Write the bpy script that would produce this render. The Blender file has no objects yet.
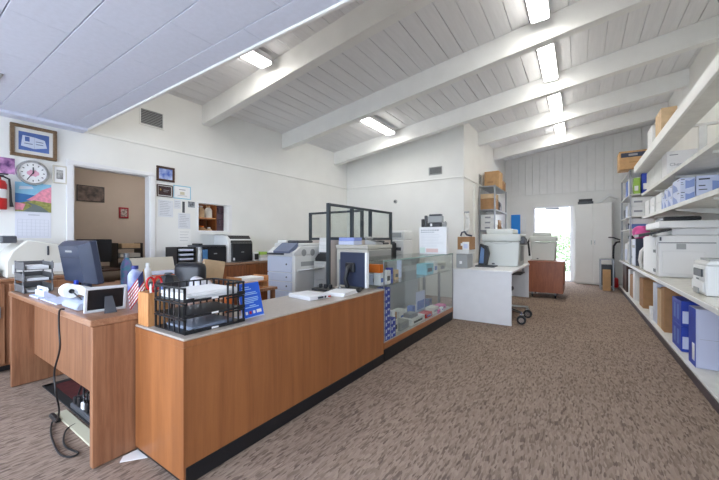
import bpy, bmesh, math, random
from mathutils import Vector, Matrix
random.seed(7)
C = bpy.context.scene.collection
PI = math.pi

# ------------------------------------------------------------------ materials
def lin(c):
    return tuple(((v/255)/12.92 if v/255 <= .04045 else ((v/255+.055)/1.055)**2.4) for v in c) + (1.0,)
MATS = {}
def mat(name, rgb, rough=.5, metal=0., var=0., scale=8., stretch=(1,1,1), bump=0., emit=None, es=0., trans=0., coat=0., rgb2=None, detail=4.):
    if name in MATS: return MATS[name]
    m = bpy.data.materials.new(name); m.use_nodes = True; nt = m.node_tree
    b = nt.nodes['Principled BSDF']
    b.inputs['Base Color'].default_value = lin(rgb); b.inputs['Roughness'].default_value = rough; b.inputs['Metallic'].default_value = metal
    if coat: b.inputs['Coat Weight'].default_value = coat; b.inputs['Coat Roughness'].default_value = .15
    if emit: b.inputs['Emission Color'].default_value = lin(emit); b.inputs['Emission Strength'].default_value = es
    if var or rgb2 or bump:
        tc = nt.nodes.new('ShaderNodeTexCoord'); mp = nt.nodes.new('ShaderNodeMapping'); mp.inputs['Scale'].default_value = stretch
        nz = nt.nodes.new('ShaderNodeTexNoise'); nz.inputs['Scale'].default_value = scale; nz.inputs['Detail'].default_value = detail
        nt.links.new(tc.outputs['Object'], mp.inputs[0]); nt.links.new(mp.outputs[0], nz.inputs['Vector'])
        if var or rgb2:
            r = nt.nodes.new('ShaderNodeValToRGB'); r.color_ramp.elements[0].position = .3; r.color_ramp.elements[1].position = .7
            if rgb2: a, d = rgb2, rgb
            else:
                a = tuple(max(0, v*(1-var)) for v in rgb); d = tuple(min(255, v*(1+var)) for v in rgb)
            r.color_ramp.elements[0].color = lin(a); r.color_ramp.elements[1].color = lin(d)
            nt.links.new(nz.outputs['Fac'], r.inputs[0]); nt.links.new(r.outputs[0], b.inputs['Base Color'])
        if bump:
            bp = nt.nodes.new('ShaderNodeBump'); bp.inputs['Strength'].default_value = bump; bp.inputs['Distance'].default_value = .01
            nt.links.new(nz.outputs['Fac'], bp.inputs['Height']); nt.links.new(bp.outputs[0], b.inputs['Normal'])
    MATS[name] = m; return m
def glassmat(name, tint=(250,252,251), gloss=.06):
    m = bpy.data.materials.new(name); m.use_nodes = True; nt = m.node_tree; nt.nodes.remove(nt.nodes['Principled BSDF'])
    out = nt.nodes['Material Output']; t = nt.nodes.new('ShaderNodeBsdfTransparent'); t.inputs[0].default_value = lin(tint)
    g = nt.nodes.new('ShaderNodeBsdfGlossy'); g.inputs['Roughness'].default_value = .02
    lw = nt.nodes.new('ShaderNodeLayerWeight'); lw.inputs[0].default_value = .5
    pw = nt.nodes.new('ShaderNodeMath'); pw.operation = 'POWER'; pw.inputs[1].default_value = 5.
    fr = nt.nodes.new('ShaderNodeMath'); fr.operation = 'MULTIPLY_ADD'; fr.inputs[1].default_value = .8; fr.inputs[2].default_value = gloss*.5
    nt.links.new(lw.outputs['Facing'], pw.inputs[0]); nt.links.new(pw.outputs[0], fr.inputs[0])
    mx = nt.nodes.new('ShaderNodeMixShader')
    nt.links.new(fr.outputs[0], mx.inputs[0]); nt.links.new(t.outputs[0], mx.inputs[1]); nt.links.new(g.outputs[0], mx.inputs[2]); nt.links.new(mx.outputs[0], out.inputs[0])
    MATS[name] = m; return m
def woodmat(name, rgb, rgb2, stretch, rough=.38, scale=6., fine=.35):
    m = bpy.data.materials.new(name); m.use_nodes = True; nt = m.node_tree; b = nt.nodes['Principled BSDF']; b.inputs['Roughness'].default_value = rough
    tc = nt.nodes.new('ShaderNodeTexCoord'); mp = nt.nodes.new('ShaderNodeMapping'); mp.inputs['Scale'].default_value = stretch
    n1 = nt.nodes.new('ShaderNodeTexNoise'); n1.inputs['Scale'].default_value = scale; n1.inputs['Detail'].default_value = 6; n1.inputs['Distortion'].default_value = .6
    n2 = nt.nodes.new('ShaderNodeTexNoise'); n2.inputs['Scale'].default_value = scale*7; n2.inputs['Detail'].default_value = 3
    nt.links.new(tc.outputs['Object'], mp.inputs[0]); nt.links.new(mp.outputs[0], n1.inputs['Vector']); nt.links.new(mp.outputs[0], n2.inputs['Vector'])
    mx = nt.nodes.new('ShaderNodeMix'); mx.inputs[0].default_value = fine
    nt.links.new(n1.outputs['Fac'], mx.inputs[2]); nt.links.new(n2.outputs['Fac'], mx.inputs[3])
    r = nt.nodes.new('ShaderNodeValToRGB'); r.color_ramp.elements[0].position = .36; r.color_ramp.elements[1].position = .62
    r.color_ramp.elements[0].color = lin(rgb2); r.color_ramp.elements[1].color = lin(rgb)
    nt.links.new(mx.outputs[0], r.inputs[0]); nt.links.new(r.outputs[0], b.inputs['Base Color'])
    MATS[name] = m; return m
M_wall = mat('wall_paint', (234,234,231), .7, var=.012, scale=2, bump=.03)
M_ceil = mat('ceiling_paint', (232,232,234), .75, var=.015, scale=6, stretch=(6,.4,1))
M_beam = mat('beam_paint', (236,236,234), .6, var=.012, scale=5)
M_tile = mat('ceiling_tile', (219,224,240), .85, var=.012, scale=30, bump=.05)
M_gap = mat('seam_backing_paper', (120,120,128), .9)  # grey backing that shows in the joints between ceiling tiles
M_tan = mat('tan_paint', (196,182,168), .8, var=.02, scale=3)
M_white = mat('white_laminate', (232,232,234), .35, var=.01)
M_wplas = mat('white_plastic', (228,229,228), .4)
M_beige = mat('beige_plastic', (214,211,201), .45)
M_grey = mat('grey_plastic', (160,162,162), .5)
M_dgrey = mat('dark_grey_plastic', (70,73,79), .45)
M_black = mat('black_plastic', (26,27,31), .4)
M_slate = mat('slate_plastic', (52,60,80), .35)
M_navy = mat('navy_plastic', (44,52,74), .4)
M_bluegrey = mat('bluegrey_plastic', (112,122,148), .45)
M_paleblue = mat('pale_blue_plastic', (206,214,232), .4)
M_chrome = mat('chrome', (200,202,205), .2, 1.)
M_steel = mat('grey_steel', (150,152,155), .4, .6)
M_paper = mat('paper', (238,238,238), .8)
M_ink = mat('ink', (50,52,60), .7)
M_greyink = mat('grey_ink', (150,152,160), .7)
M_card = mat('cardboard', (192,152,108), .8, var=.04, scale=14)
M_card2 = mat('pale_cardboard', (206,178,142), .8, var=.04, scale=14)
M_card3 = mat('brown_cardboard', (168,128,90), .8, var=.05, scale=14)
M_blue = mat('blue_print', (38,66,172), .5)
M_lblue = mat('light_blue_print', (104,130,196), .5)
M_ice = mat('ice_blue_card', (206,214,238), .6)
M_red = mat('red_paint', (196,34,36), .35)
M_toner = mat('toner_print', (136,156,210), .5)
M_orange = mat('orange_card', (232,120,40), .6)
M_pink = mat('pink_plastic', (222,84,160), .45, bump=.4, scale=18)
M_green = mat('green_print', (150,186,80), .6)
M_teal = mat('teal_print', (38,140,156), .35, rgb2=(130,96,160), scale=34)
M_counter = mat('counter_laminate', (178,168,158), .3, var=.03, scale=40)
M_gold = mat('gilt_frame', (122,98,74), .4, .3, var=.12, scale=60)
M_darkwood = mat('dark_frame', (70,44,34), .5)
M_kick = mat('black_kickboard', (20,20,24), .55, var=.1)
M_wood = woodmat('counter_wood', (164,104,60), (142,88,50), (6,6,.35), .4, 2.6, .25)
M_desk = woodmat('desk_oak', (160,113,82), (128,85,58), (9,9,.5), .45, 3.2, .25)
M_desktop = woodmat('desktop_oak', (172,128,98), (142,98,70), (.5,7,7), .3, 5)
M_cred = woodmat('credenza_walnut', (150,90,48), (110,62,32), (5,5,.5))
M_cherry = woodmat('cherry_wood', (158,92,58), (132,72,44), (5,5,.6))
M_oakbox = woodmat('box_wood', (214,158,104), (186,122,72), (8,8,.6))
M_case = woodmat('case_wood', (172,112,66), (142,86,48), (5,.5,5))
M_glass = glassmat('clear_glass')
M_glassedge = mat('glass_edge', (150,180,172), .2)
M_lamp = mat('lamp_diffuser', (255,255,255), .5, emit=(255,252,244), es=19.)
M_leaf = mat('leaves', (150,176,128), .6, rgb2=(110,140,96), scale=40)
M_rubber = mat('rubber', (34,34,36), .7)
M_plasticbag = mat('clear_bag', (206,206,214), .25, var=.12, scale=24, bump=.6)
M_flagred = mat('flag_red', (186,40,56), .7)
M_flagblue = mat('flag_blue', (38,46,92), .7)
M_signblue = mat('sign_blue', (34,100,224), .3)
M_deck = mat('shelf_white', (222,221,216), .45, var=.03, scale=9)
M_mesh = mat('wire_mesh', (112,112,114), .5, .3)
M_mat = mat('maroon_mat', (84,30,30), .8, var=.1, scale=20)
M_brass = mat('aged_brass', (170,140,90), .35, .7)

def carpet():
    m = bpy.data.materials.new('carpet_loop'); m.use_nodes = True; nt = m.node_tree; b = nt.nodes['Principled BSDF']; b.inputs['Roughness'].default_value = .95
    b.inputs['Specular IOR Level'].default_value = .15
    tc = nt.nodes.new('ShaderNodeTexCoord'); mp = nt.nodes.new('ShaderNodeMapping'); mp.inputs['Scale'].default_value = (105, 24, 1)
    vo = nt.nodes.new('ShaderNodeTexVoronoi'); vo.inputs['Scale'].default_value = 1.; vo.inputs['Randomness'].default_value = .9
    nt.links.new(tc.outputs['Object'], mp.inputs[0]); nt.links.new(mp.outputs[0], vo.inputs['Vector'])
    r = nt.nodes.new('ShaderNodeValToRGB'); e = r.color_ramp.elements
    e[0].position = .0; e[0].color = lin((114,97,86)); e[1].position = 1.; e[1].color = lin((168,148,133)); n = e.new(.35); n.color = lin((149,130,116))
    sx = nt.nodes.new('ShaderNodeSeparateColor'); nt.links.new(vo.outputs['Color'], sx.inputs[0]); nt.links.new(sx.outputs[0], r.inputs[0])
    nz = nt.nodes.new('ShaderNodeTexNoise'); nz.inputs['Scale'].default_value = 1.3
    nt.links.new(tc.outputs['Object'], nz.inputs['Vector'])
    mx = nt.nodes.new('ShaderNodeMix'); mx.data_type = 'RGBA'; mx.blend_type = 'MULTIPLY'; mx.inputs[0].default_value = .25
    nt.links.new(r.outputs[0], mx.inputs[6]); nt.links.new(nz.outputs['Fac'], mx.inputs[7]); nt.links.new(mx.outputs[2], b.inputs['Base Color'])
    bp = nt.nodes.new('ShaderNodeBump'); bp.inputs['Strength'].default_value = .5; bp.inputs['Distance'].default_value = .006
    nt.links.new(vo.outputs['Distance'], bp.inputs['Height']); nt.links.new(bp.outputs[0], b.inputs['Normal'])
    return m
M_carpet = carpet()

# ------------------------------------------------------------------ mesh builder
class MB:
    def __init__(s): s.v = []; s.f = []; s.m = []
    def _bm(s, bm, mi):
        o = len(s.v); bm.verts.index_update()
        s.v += [v.co.copy() for v in bm.verts]
        for f in bm.faces: s.f.append([o+v.index for v in f.verts]); s.m.append(mi)
        bm.free()
    def box(s, x0, x1, y0, y1, z0, z1, bev=0., mi=0, seg=1, xf=None):
        bm = bmesh.new(); bmesh.ops.create_cube(bm, size=1)
        for v in bm.verts: v.co = Vector(((x0+x1)/2+v.co.x*(x1-x0), (y0+y1)/2+v.co.y*(y1-y0), (z0+z1)/2+v.co.z*(z1-z0)))
        if bev: bmesh.ops.bevel(bm, geom=bm.edges[:], offset=min(bev, .45*min(abs(x1-x0), abs(y1-y0), abs(z1-z0))), segments=seg, affect='EDGES', profile=.5)
        if xf: bmesh.ops.transform(bm, matrix=xf, verts=bm.verts)
        s._bm(bm, mi); return s
    def prism(s, poly, axis, a, b, mi=0, bev=0.):
        # poly in the two other axes: axis x -> (y,z), y -> (x,z), z -> (x,y)
        bm = bmesh.new()
        def P(p, t): return {'x': (t, p[0], p[1]), 'y': (p[0], t, p[1]), 'z': (p[0], p[1], t)}[axis]
        A = [bm.verts.new(P(p, a)) for p in poly]; B = [bm.verts.new(P(p, b)) for p in poly]; n = len(poly)
        bm.faces.new(A); bm.faces.new(B)
        for i in range(n): bm.faces.new((A[i], A[(i+1) % n], B[(i+1) % n], B[i]))
        bmesh.ops.recalc_face_normals(bm, faces=bm.faces)
        if bev: bmesh.ops.bevel(bm, geom=bm.edges[:], offset=bev, segments=1, affect='EDGES', profile=.5)
        s._bm(bm, mi); return s
    def tube(s, pts, r, n=8, mi=0, caps=True):
        pts = [Vector(p) for p in pts]; rs = r if isinstance(r, (list, tuple)) else [r]*len(pts)
        bm = bmesh.new(); rings = []; up = None
        for i, p in enumerate(pts):
            d = (pts[min(i+1, len(pts)-1)]-pts[max(i-1, 0)]).normalized()
            if up is None: up = Vector((0, 0, 1)) if abs(d.z) < .9 else Vector((1, 0, 0))
            u = d.cross(up).normalized(); w = u.cross(d).normalized(); up = w
            rings.append([bm.verts.new(p+(u*math.cos(2*PI*k/n)+w*math.sin(2*PI*k/n))*rs[i]) for k in range(n)])
        for a, b in zip(rings, rings[1:]):
            for k in range(n): bm.faces.new((a[k], a[(k+1) % n], b[(k+1) % n], b[k]))
        if caps: bm.faces.new(rings[0]); bm.faces.new(rings[-1])
        bmesh.ops.recalc_face_normals(bm, faces=bm.faces); s._bm(bm, mi); return s
    def cyl(s, p0, p1, r, r1=None, n=16, mi=0): return s.tube([p0, p1], [r, r if r1 is None else r1], n, mi)
    def lathe(s, prof, c, n=20, mi=0, axis='z', caps=True):
        bm = bmesh.new(); rings = []
        for r, h in prof:
            ring = []
            for k in range(n):
                a = 2*PI*k/n; x, y = r*math.cos(a), r*math.sin(a)
                p = {'z': (x, y, h), 'x': (h, x, y), 'y': (x, h, y)}[axis]
                ring.append(bm.verts.new(Vector(c)+Vector(p)))
            rings.append(ring)
        for a, b in zip(rings, rings[1:]):
            for k in range(n): bm.faces.new((a[k], a[(k+1) % n], b[(k+1) % n], b[k]))
        if caps: bm.faces.new(rings[0]); bm.faces.new(rings[-1])
        bmesh.ops.recalc_face_normals(bm, faces=bm.faces); s._bm(bm, mi); return s
    def blob(s, c, r, mi=0, amp=.15, sub=3, flat=True, seed=0):
        bm = bmesh.new(); bmesh.ops.create_icosphere(bm, subdivisions=sub, radius=1)
        rnd = random.Random(seed); ph = [(rnd.uniform(2, 5), rnd.uniform(2, 5), rnd.uniform(2, 5), rnd.uniform(0, 6)) for _ in range(4)]
        for v in bm.verts:
            k = 1+amp*sum(math.sin(a*v.co.x+b*v.co.y+cc*v.co.z+d) for a, b, cc, d in ph)/2
            p = v.co*k; p = Vector((p.x*r[0], p.y*r[1], p.z*r[2]))
            if flat: p.z = max(p.z, -r[2]*.6)
            v.co = Vector(c)+p
        s._bm(bm, mi); return s
    def quad(s, pts, mi=0):
        o = len(s.v); s.v += [Vector(p) for p in pts]; s.f.append(list(range(o, o+len(pts)))); s.m.append(mi); return s
    def build(s, name, mats, parent=None, at=None):
        if not isinstance(mats, (list, tuple)): mats = [mats]
        if at is None:
            if parent is not None: at = ORG[parent.name]
            else:
                xs = [v.x for v in s.v]; ys = [v.y for v in s.v]; zs = [v.z for v in s.v]
                at = Vector(((min(xs)+max(xs))/2, (min(ys)+max(ys))/2, min(zs)))
        at = Vector(at)
        me = bpy.data.meshes.new(name); me.from_pydata([v-at for v in s.v], [], s.f)
        for m in mats: me.materials.append(m)
        me.polygons.foreach_set('material_index', s.m); me.polygons.foreach_set('use_smooth', [True]*len(s.f))
        me.update(); me.set_sharp_from_angle(angle=math.radians(32))
        o = bpy.data.objects.new(name, me); C.objects.link(o)
        if parent is not None: o.parent = parent
        else: o.location = at
        ORG[o.name] = at
        return o
def smooth(pts, n=5):
    P = [Vector(p) for p in pts]; out = []
    for i in range(len(P)-1):
        a, b, c, d = P[max(i-1, 0)], P[i], P[i+1], P[min(i+2, len(P)-1)]
        for k in range(n):
            t = k/n; out.append(.5*((2*b)+(c-a)*t+(2*a-5*b+4*c-d)*t*t+(3*b-a-3*c+d)*t**3))
    return out+[P[-1]]
ORG = {}
def tag(o, label, cat, group=None, kind=None):
    o['label'] = label; o['category'] = cat
    if group: o['group'] = group
    if kind: o['kind'] = kind
    return o
def T(name, cat, label, loc, group=None, rz=0.):
    o = bpy.data.objects.new(name, None); C.objects.link(o); o.location = loc; o.rotation_euler = (0, 0, rz); o.empty_display_size = .05
    ORG[o.name] = Vector(loc); tag(o, label, cat, group); return o
def S(mb, name, mats):
    o = mb.build(name, mats, at=(0, 0, 0)); o['kind'] = 'structure'; return o
def dup(root, loc, rz, label, group=None):
    r = root.copy(); C.objects.link(r); r.location = loc; r.rotation_euler = (0, 0, rz); r['label'] = label
    if group: r['group'] = group
    for ch in list(root.children):
        c = ch.copy(); C.objects.link(c); c.parent = r
        for g in list(ch.children):
            d = g.copy(); C.objects.link(d); d.parent = c
    return r
def B(*a, **k): return MB().box(*a, **k)

# ------------------------------------------------------------------ the room
XL, XR, YF, YB, Y3, XC = -4.93, 1.58, -1.8, 11.3, 6.8, -1.98
SL = .135
def roof(x): return 3.31+SL*(x-XL)
S(B(XL-3, XR+.2, YF-.2, YB+.12, -.1, 0), 'floor', M_carpet)
w = MB(); t = .12
def wl(y0, y1, z0, z1): w.box(XL-t, XL, y0, y1, z0, z1)
wl(YF, 1.35, 0, 3.4); wl(1.35, 2.175, 2.08, 3.4); wl(2.175, 2.87, 0, 3.4); wl(2.87, 3.39, 0, 1.35); wl(2.87, 3.39, 1.775, 3.4); wl(3.39, Y3+.1, 0, 3.4)
S(w, 'wall_left', M_wall)
S(MB().prism([(XL, 0), (XC, 0), (XC, roof(XC)+.05), (XL, roof(XL)+.05)], 'y', Y3, Y3+.1), 'wall_middle', M_wall)
S(B(XC-.1, XC, Y3+.1, YB, 0, roof(XC)+.05), 'wall_recess', M_wall)
S(MB().box(XC-.03, XC+.035, Y3+.72, Y3+.82, 0, 2.44, .004), 'trim_1', M_wall)
w = MB()
w.prism([(XC-.1, 0), (-1.16, 0), (-1.16, 4.2), (XC-.1, 4.2)], 'y', YB, YB+.12); w.box(-1.16, -.2, YB, YB+.12, 2.17, 4.2)
w.prism([(-.2, 0), (XR, 0), (XR, 4.25), (-.2, 4.25)], 'y', YB, YB+.12)
S(w, 'wall_back', M_wall)
w = MB(); x = XC
while x < XR-.02:
    x1 = min(x+.195, XR); w.prism([(x+.004, 2.57), (x1-.004, 2.57), (x1-.004, roof(x1)), (x+.004, roof(x))], 'y', YB-.02, YB-.001, bev=.004); x = x1
S(w, 'trim_2', M_beam)
S(B(XR, XR+.12, YF, YB+.12, 0, 4.3), 'wall_right', M_wall)
# front wall with its shop windows (behind the camera)
w = MB()
w.box(XL-t, XR+.12, YF-.12, YF, 0, .45); w.box(XL-t, XR+.12, YF-.12, YF, 2.4, 4.3)
for a, b in ((XL-t, -4.6), (-2.75, -2.55), (-.7, -.5), (1.35, XR+.12)): w.box(a, b, YF-.12, YF, .45, 2.4)
S(w, 'wall_front', M_wall)
for i, (a, b) in enumerate(((-4.6, -2.75), (-2.55, -.7), (-.5, 1.35))):
    f = MB()
    for q in ((a, a+.05, .45, 2.4), (b-.05, b, .45, 2.4), (a, b, .45, .5), (a, b, 2.35, 2.4)): f.box(q[0], q[1], YF-.09, YF-.03, q[2], q[3])
    fo = S(f, 'window_%d' % (i+1), M_steel)
    g = B(a+.05, b-.05, YF-.065, YF-.06, .5, 2.35).build('pane', M_glass, fo, at=(0, 0, 0))
    L = bpy.data.lights.new('window_portal', 'AREA'); L.shape = 'RECTANGLE'; L.size = b-a; L.size_y = 1.9; L.cycles.is_portal = True
    lo = bpy.data.objects.new('window_portal', L); C.objects.link(lo); lo.location = ((a+b)/2, YF-.14, 1.42); lo.rotation_euler = (PI/2, 0, PI) ; lo.rotation_euler = (-PI/2, 0, PI)
# rails
def railx(y, x0, x1, z, name): S(B(x0, x1, y-.018, y, z-.014, z+.014, .004), name, M_wall)
S(B(XL, XL+.018, 1.46, Y3, 2.486, 2.514, .004), 'trim_3', M_wall)
railx(Y3, XL, XC, 2.5, 'trim_4'); railx(YB-.001, XC, XR, 2.55, 'trim_5')
S(B(XC, XC+.018, Y3+.0, YB, 2.49, 2.515, .004), 'trim_6', M_wall)
# left doorway casing
w = MB(); w.box(XL, XL+.02, 1.285, 1.35, 0, 2.08, .004); w.box(XL, XL+.02, 2.175, 2.24, 0, 2.08, .004); w.box(XL, XL+.02, 1.285, 2.235, 2.081, 2.13, .004)
w.box(XL-t, XL-.001, 1.3505, 1.36, 0, 2.07); w.box(XL-t, XL-.001, 2.166, 2.1745, 0, 2.07); w.box(XL-t, XL-.001, 1.3505, 2.1745, 2.07, 2.0795)
S(w, 'door_1', M_white)
# pass-through window casing
w = MB()
for q in ((2.85, 2.87, 1.351, 1.774), (3.39, 3.46, 1.351, 1.774), (2.85, 3.46, 1.775, 1.79), (2.85, 3.46, 1.33, 1.35)): w.box(XL, XL+.015, *q, .003)
S(w, 'window_4', M_white)
# back room
S(MB().box(-7.12, -7, .2, 5.4, 0, 2.7).box(-7, XL-t, 5.3, 5.4, 0, 2.7).box(-7, XL-t, .2, .3, 0, 2.7), 'wall_office', M_tan)
S(B(-7.12, XL-t, .2, 5.4, 2.7, 2.78), 'ceiling_office', M_tan)
S(B(-7.12, XL-t, .3, 5.3, 0, .004), 'floor_office', M_carpet)
# roof deck of boards
w = MB(); x = XL-.1
while x < XR+.1:
    x1 = x+.205; za, zb = roof(x), roof(x1)
    w.prism([(x+.0032, za), (x1-.0032, zb), (x1-.0032, zb+.03), (x+.0032, za+.03)], 'y', YF, YB+.1, bev=.0025); x = x1
w.prism([(XL-.15, roof(XL-.15)+.03), (XR+.15, roof(XR+.15)+.03), (XR+.15, roof(XR+.15)+.1), (XL-.15, roof(XL-.15)+.1)], 'y', YF-.1, YB+.12)
S(w, 'ceiling_deck', M_ceil)
for Y in (2.93, 4.60, 6.27, 7.94, 9.61):
    xa = XL if Y < Y3 else XC
    S(MB().prism([(xa, roof(xa)-.3), (XR, roof(XR)-.3), (XR, roof(XR)+.0), (xa, roof(xa)+.0)], 'y', Y, Y+.14, bev=.006), 'ceiling_beam', M_beam)
# dropped ceiling
w = MB(); ye = 1.44
w.box(XL, XR, YF, ye, 2.515, 2.55, mi=1)
k = 0; y1 = ye-.15
rows = [(y1, ye)]
while y1 > YF: rows.append((max(y1-.285, YF), y1)); y1 -= .285
for k, (a, b) in enumerate(rows):
    x = XL-(.31 if k % 2 else 0)-.02
    while x < XR:
        xa, xb = max(x, XL), min(x+.645, XR)
        if xb-xa > .02: w.box(xa+.0006, xb-.0006, a+.0028, b-.0028, 2.5, 2.516, .002)
        x += .645
S(w, 'ceiling_drop', [M_tile, M_gap])
S(MB().box(XL, XR, ye, ye+.022, 2.488, 2.56, .004).box(XL, XR, ye+.022, ye+.05, 2.505, 2.6, .004), 'trim_7', M_beam)
S(MB().prism([(XL, 2.55), (XR, 2.55), (XR, roof(XR)), (XL, roof(XL))], 'y', ye+.005, ye+.045), 'wall_fascia', M_wall)
S(B(XL, XL+.16, YF, ye, 2.47, 2.5, .004), 'trim_8', M_tile)

# outside, beyond the back door
S(B(-14, 14, YB+.12, 32, -.14, -.04), 'ground_outside', mat('concrete', (214,212,206), .9, var=.04))
S(B(-30, 30, -20, YF-.2, -.14, -.04), 'pavement_outside', MATS['concrete'])
S(MB().box(-8, 6, 18, 18.2, -.04, 3.4).box(-8, 6, 17.85, 18.3, 3.4, 3.55), 'wall_outside', mat('stucco', (240,238,232), .9, var=.02))
h = MB(); rnd = random.Random(3)
for i in range(3600):
    cx, cy, cz = rnd.uniform(-1.4, 2.2), rnd.uniform(15.2, 15.9), rnd.uniform(-.02, 1.45); a = rnd.uniform(0, PI); b = rnd.uniform(-1, 1); r = rnd.uniform(.05, .085)
    u = Vector((math.cos(a), math.sin(a), b*.5)).normalized()*r; v = Vector((-math.sin(a)*b, math.cos(a)*b, 1)).normalized()*r
    p = Vector((cx, cy, cz)); h.quad([p-u, p-v*.5, p+u, p+v*.5])
ho = h.build('hedge', M_leaf); tag(ho, 'pale green leafy hedge outside the open back door', 'hedge', kind='stuff')
w = MB()
for q in ((-1.2, -1.13, 0, 2.149), (-.24, -.16, 0, 2.149), (-1.2, -.16, 2.15, 2.22)): w.box(q[0], q[1], YB-.03, YB, q[2], q[3], .004)
w.box(-1.16, -1.14, YB, YB+.12, 0, 2.17); w.box(-.22, -.2, YB, YB+.12, 0, 2.17); w.box(-1.16, -.2, YB-.02, YB+.13, .0, .02)
S(w, 'door_2', M_white)
dl = T('security_door', 'door', 'white back door leaf swung open to the outside', (-.22, YB+.13, 0))
B(-.24, -.2, YB+.13, YB+1.03, .03, 2.12, .004).build('door_leaf', M_white, dl); MB().lathe([(0.0, -.03), (.03, -.02), (.03, .0), (.012, .01), (.012, .03)], (-.262, YB+.95, 1.0), 14, axis='x').build('door_knob', M_brass, dl)
cl = MB().box(-.86, -.5, YB-.07, YB-.03, 2.1, 2.145, .006).tube([(-.68, YB-.05, 2.12), (-.45, YB-.06, 2.08), (-.3, YB-.04, 2.12)], .01, 6)
tag(cl.build('door_closer_mount', M_steel), 'grey metal closer arm at the top of the back door frame', 'door closer')

# ------------------------------------------------------------------ lamps
def light(label, x, y0, y1, wd=.205):
    zt = roof(x-wd/2)-.004
    r = T('ceiling_light', 'ceiling light', label, (x, (y0+y1)/2, zt), 'tube lights under the board ceiling')
    B(x-wd/2, x+wd/2, y0, y1, zt-.075, zt, .006).build('housing', M_white, r)
    m = MB(); pr = [(-wd/2+.004, zt-.0755), (-wd/2+.012, zt-.098), (-wd/4, zt-.106), (0, zt-.1), (wd/4, zt-.106), (wd/2-.012, zt-.098), (wd/2-.004, zt-.0755)]
    m.prism([(x+a, z) for a, z in pr], 'y', y0+.015, y1-.015); m.build('diffuser', M_lamp, r)
    for yy in (y0, y1-.013): MB().prism([(x+a*1.02, z-.003*(i % 2)) for i, (a, z) in enumerate(pr)], 'y', yy, yy+.013).build('end_cap', M_wplas, r)
light('right hand row tube light nearest the camera, cut by the top of the picture', -.395, 3.3, 4.46)
light('second tube light along the right hand ceiling row', -.395, 5.0, 6.22)
light('third tube light along the right hand ceiling row', -.395, 6.72, 7.9)
light('farthest tube light of the right hand ceiling row', -.395, 8.38, 9.57)
light('tube light half hidden behind the edge of the dropped tile ceiling', -3.32, 1.75, 2.84)
light('single tube light over the glass partitions at mid ceiling', -3.3, 5.02, 6.12)

# ------------------------------------------------------------------ wall pieces on the left wall
def pic(name, cat, label, y0, y1, z0, z1, fm, fw=.025, art=None, mount=None, th=.02, group=None):
    r = T(name, cat, label, (XL, (y0+y1)/2, z0), group)
    f = MB(); X = XL+.001
    if fw:
        for q in ((y0, y1, z0, z0+fw), (y0, y1, z1-fw, z1), (y0, y0+fw, z0+fw, z1-fw), (y1-fw, y1, z0+fw, z1-fw)): f.box(X, X+th, *q, .004)
        f.build('frame', fm, r)
    B(X, X+th*.4, y0+fw*.9, y1-fw*.9, z0+fw*.9, z1-fw*.9).build('backing', mount or M_paper, r)
    if art:
        m = MB(); mats = []
        for i, (mt, poly) in enumerate(art):
            if mt not in mats: mats.append(mt)
            e = X+th*.4+.0006*(i+1); iw, ih = y1-y0-2*fw, z1-z0-2*fw
            m.quad([(e, y0+fw+a*iw, z0+fw+b*ih) for a, b in poly], mats.index(mt))
        m.build('print', mats, r)
    return r
def rc(a, b, c, d): return [(a, c), (b, c), (b, d), (a, d)]
A_blue = mat('picture_blue', (84,112,176), .5, var=.1, scale=6); A_page = mat('picture_page', (206,214,230), .5)
pic('picture', 'picture', 'large gilt framed picture of an open book on a blue ground', .83, 1.2, 2.085, 2.425, M_gold, .034,
    [(A_blue, rc(.1, .9, .14, .86)), (A_page, [(.16, .3), (.5, .24), (.5, .7), (.2, .72)]), (A_page, [(.5, .24), (.84, .34), (.78, .64), (.5, .7)]), (A_blue, rc(.26, .38, .5, .68)),
     (M_greyink, rc(.5, .505, .24, .7)), (M_bluegrey, rc(.24, .46, .4, .43)), (M_bluegrey, rc(.54, .74, .42, .45)), (M_bluegrey, rc(.54, .74, .52, .55))], mat('picture_mount', (226,224,218), .7), .03)
pic('picture', 'picture', 'small unframed pink and purple flower picture left of the wall clock', .70, .868, 1.885, 2.05, M_black, 0,
    [(mat('picture_flowers', (232,170,220), .5, rgb2=(70,26,92), scale=16), rc(0, 1, 0, 1))])
pic('picture', 'picture', 'small white framed black and white print right of the wall clock', 1.165, 1.29, 1.84, 2.045, mat('pale_frame', (206,200,186), .5), .014,
    [(mat('picture_bw', (220,220,218), .5, rgb2=(60,60,60), scale=26), rc(.2, .8, .22, .8))])
k = T('wall_clock', 'clock', 'round silver rimmed wall clock under the gilt picture', (XL, 1.005, 1.8)); cy, cz = 1.005, 1.925
k_r = MB().lathe([(.125, .0), (.135, .012), (.13, .03), (.112, .03), (.108, .02)], (XL+.001, cy, cz), 40, axis='x', caps=False).build('rim', M_chrome, k)
MB().lathe([(.001, .0), (.112, .001), (.112, .016), (.001, .0165)], (XL+.002, cy, cz), 36, axis='x').build('dial', M_paper, k)
m = MB()
for i in range(12):
    a = i*PI/6; xf = Matrix.Translation((XL+.02, cy, cz)) @ Matrix.Rotation(a, 4, 'X'); m.box(-.0007, .0007, -.004, .004, .078, .094, xf=xf)
m.build('hour_marks', M_ink, k)
fl = mat('clock_rose', (226,170,190), .6)
MB().quad([(XL+.0195, cy+.05*math.cos(a*PI/8), cz-.005+.04*math.sin(a*PI/8)*(1 if a % 2 else .7)) for a in range(16)]).build('dial_picture', fl, k)
for ang, ln, wd in ((0, .06, .005), (2.6, .085, .0035)):
    MB().box(-.001, .001, -wd, wd, -.012, ln, xf=Matrix.Translation((XL+.0235, cy, cz)) @ Matrix.Rotation(ang, 4, 'X')).build('hand', M_ink, k)
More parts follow.
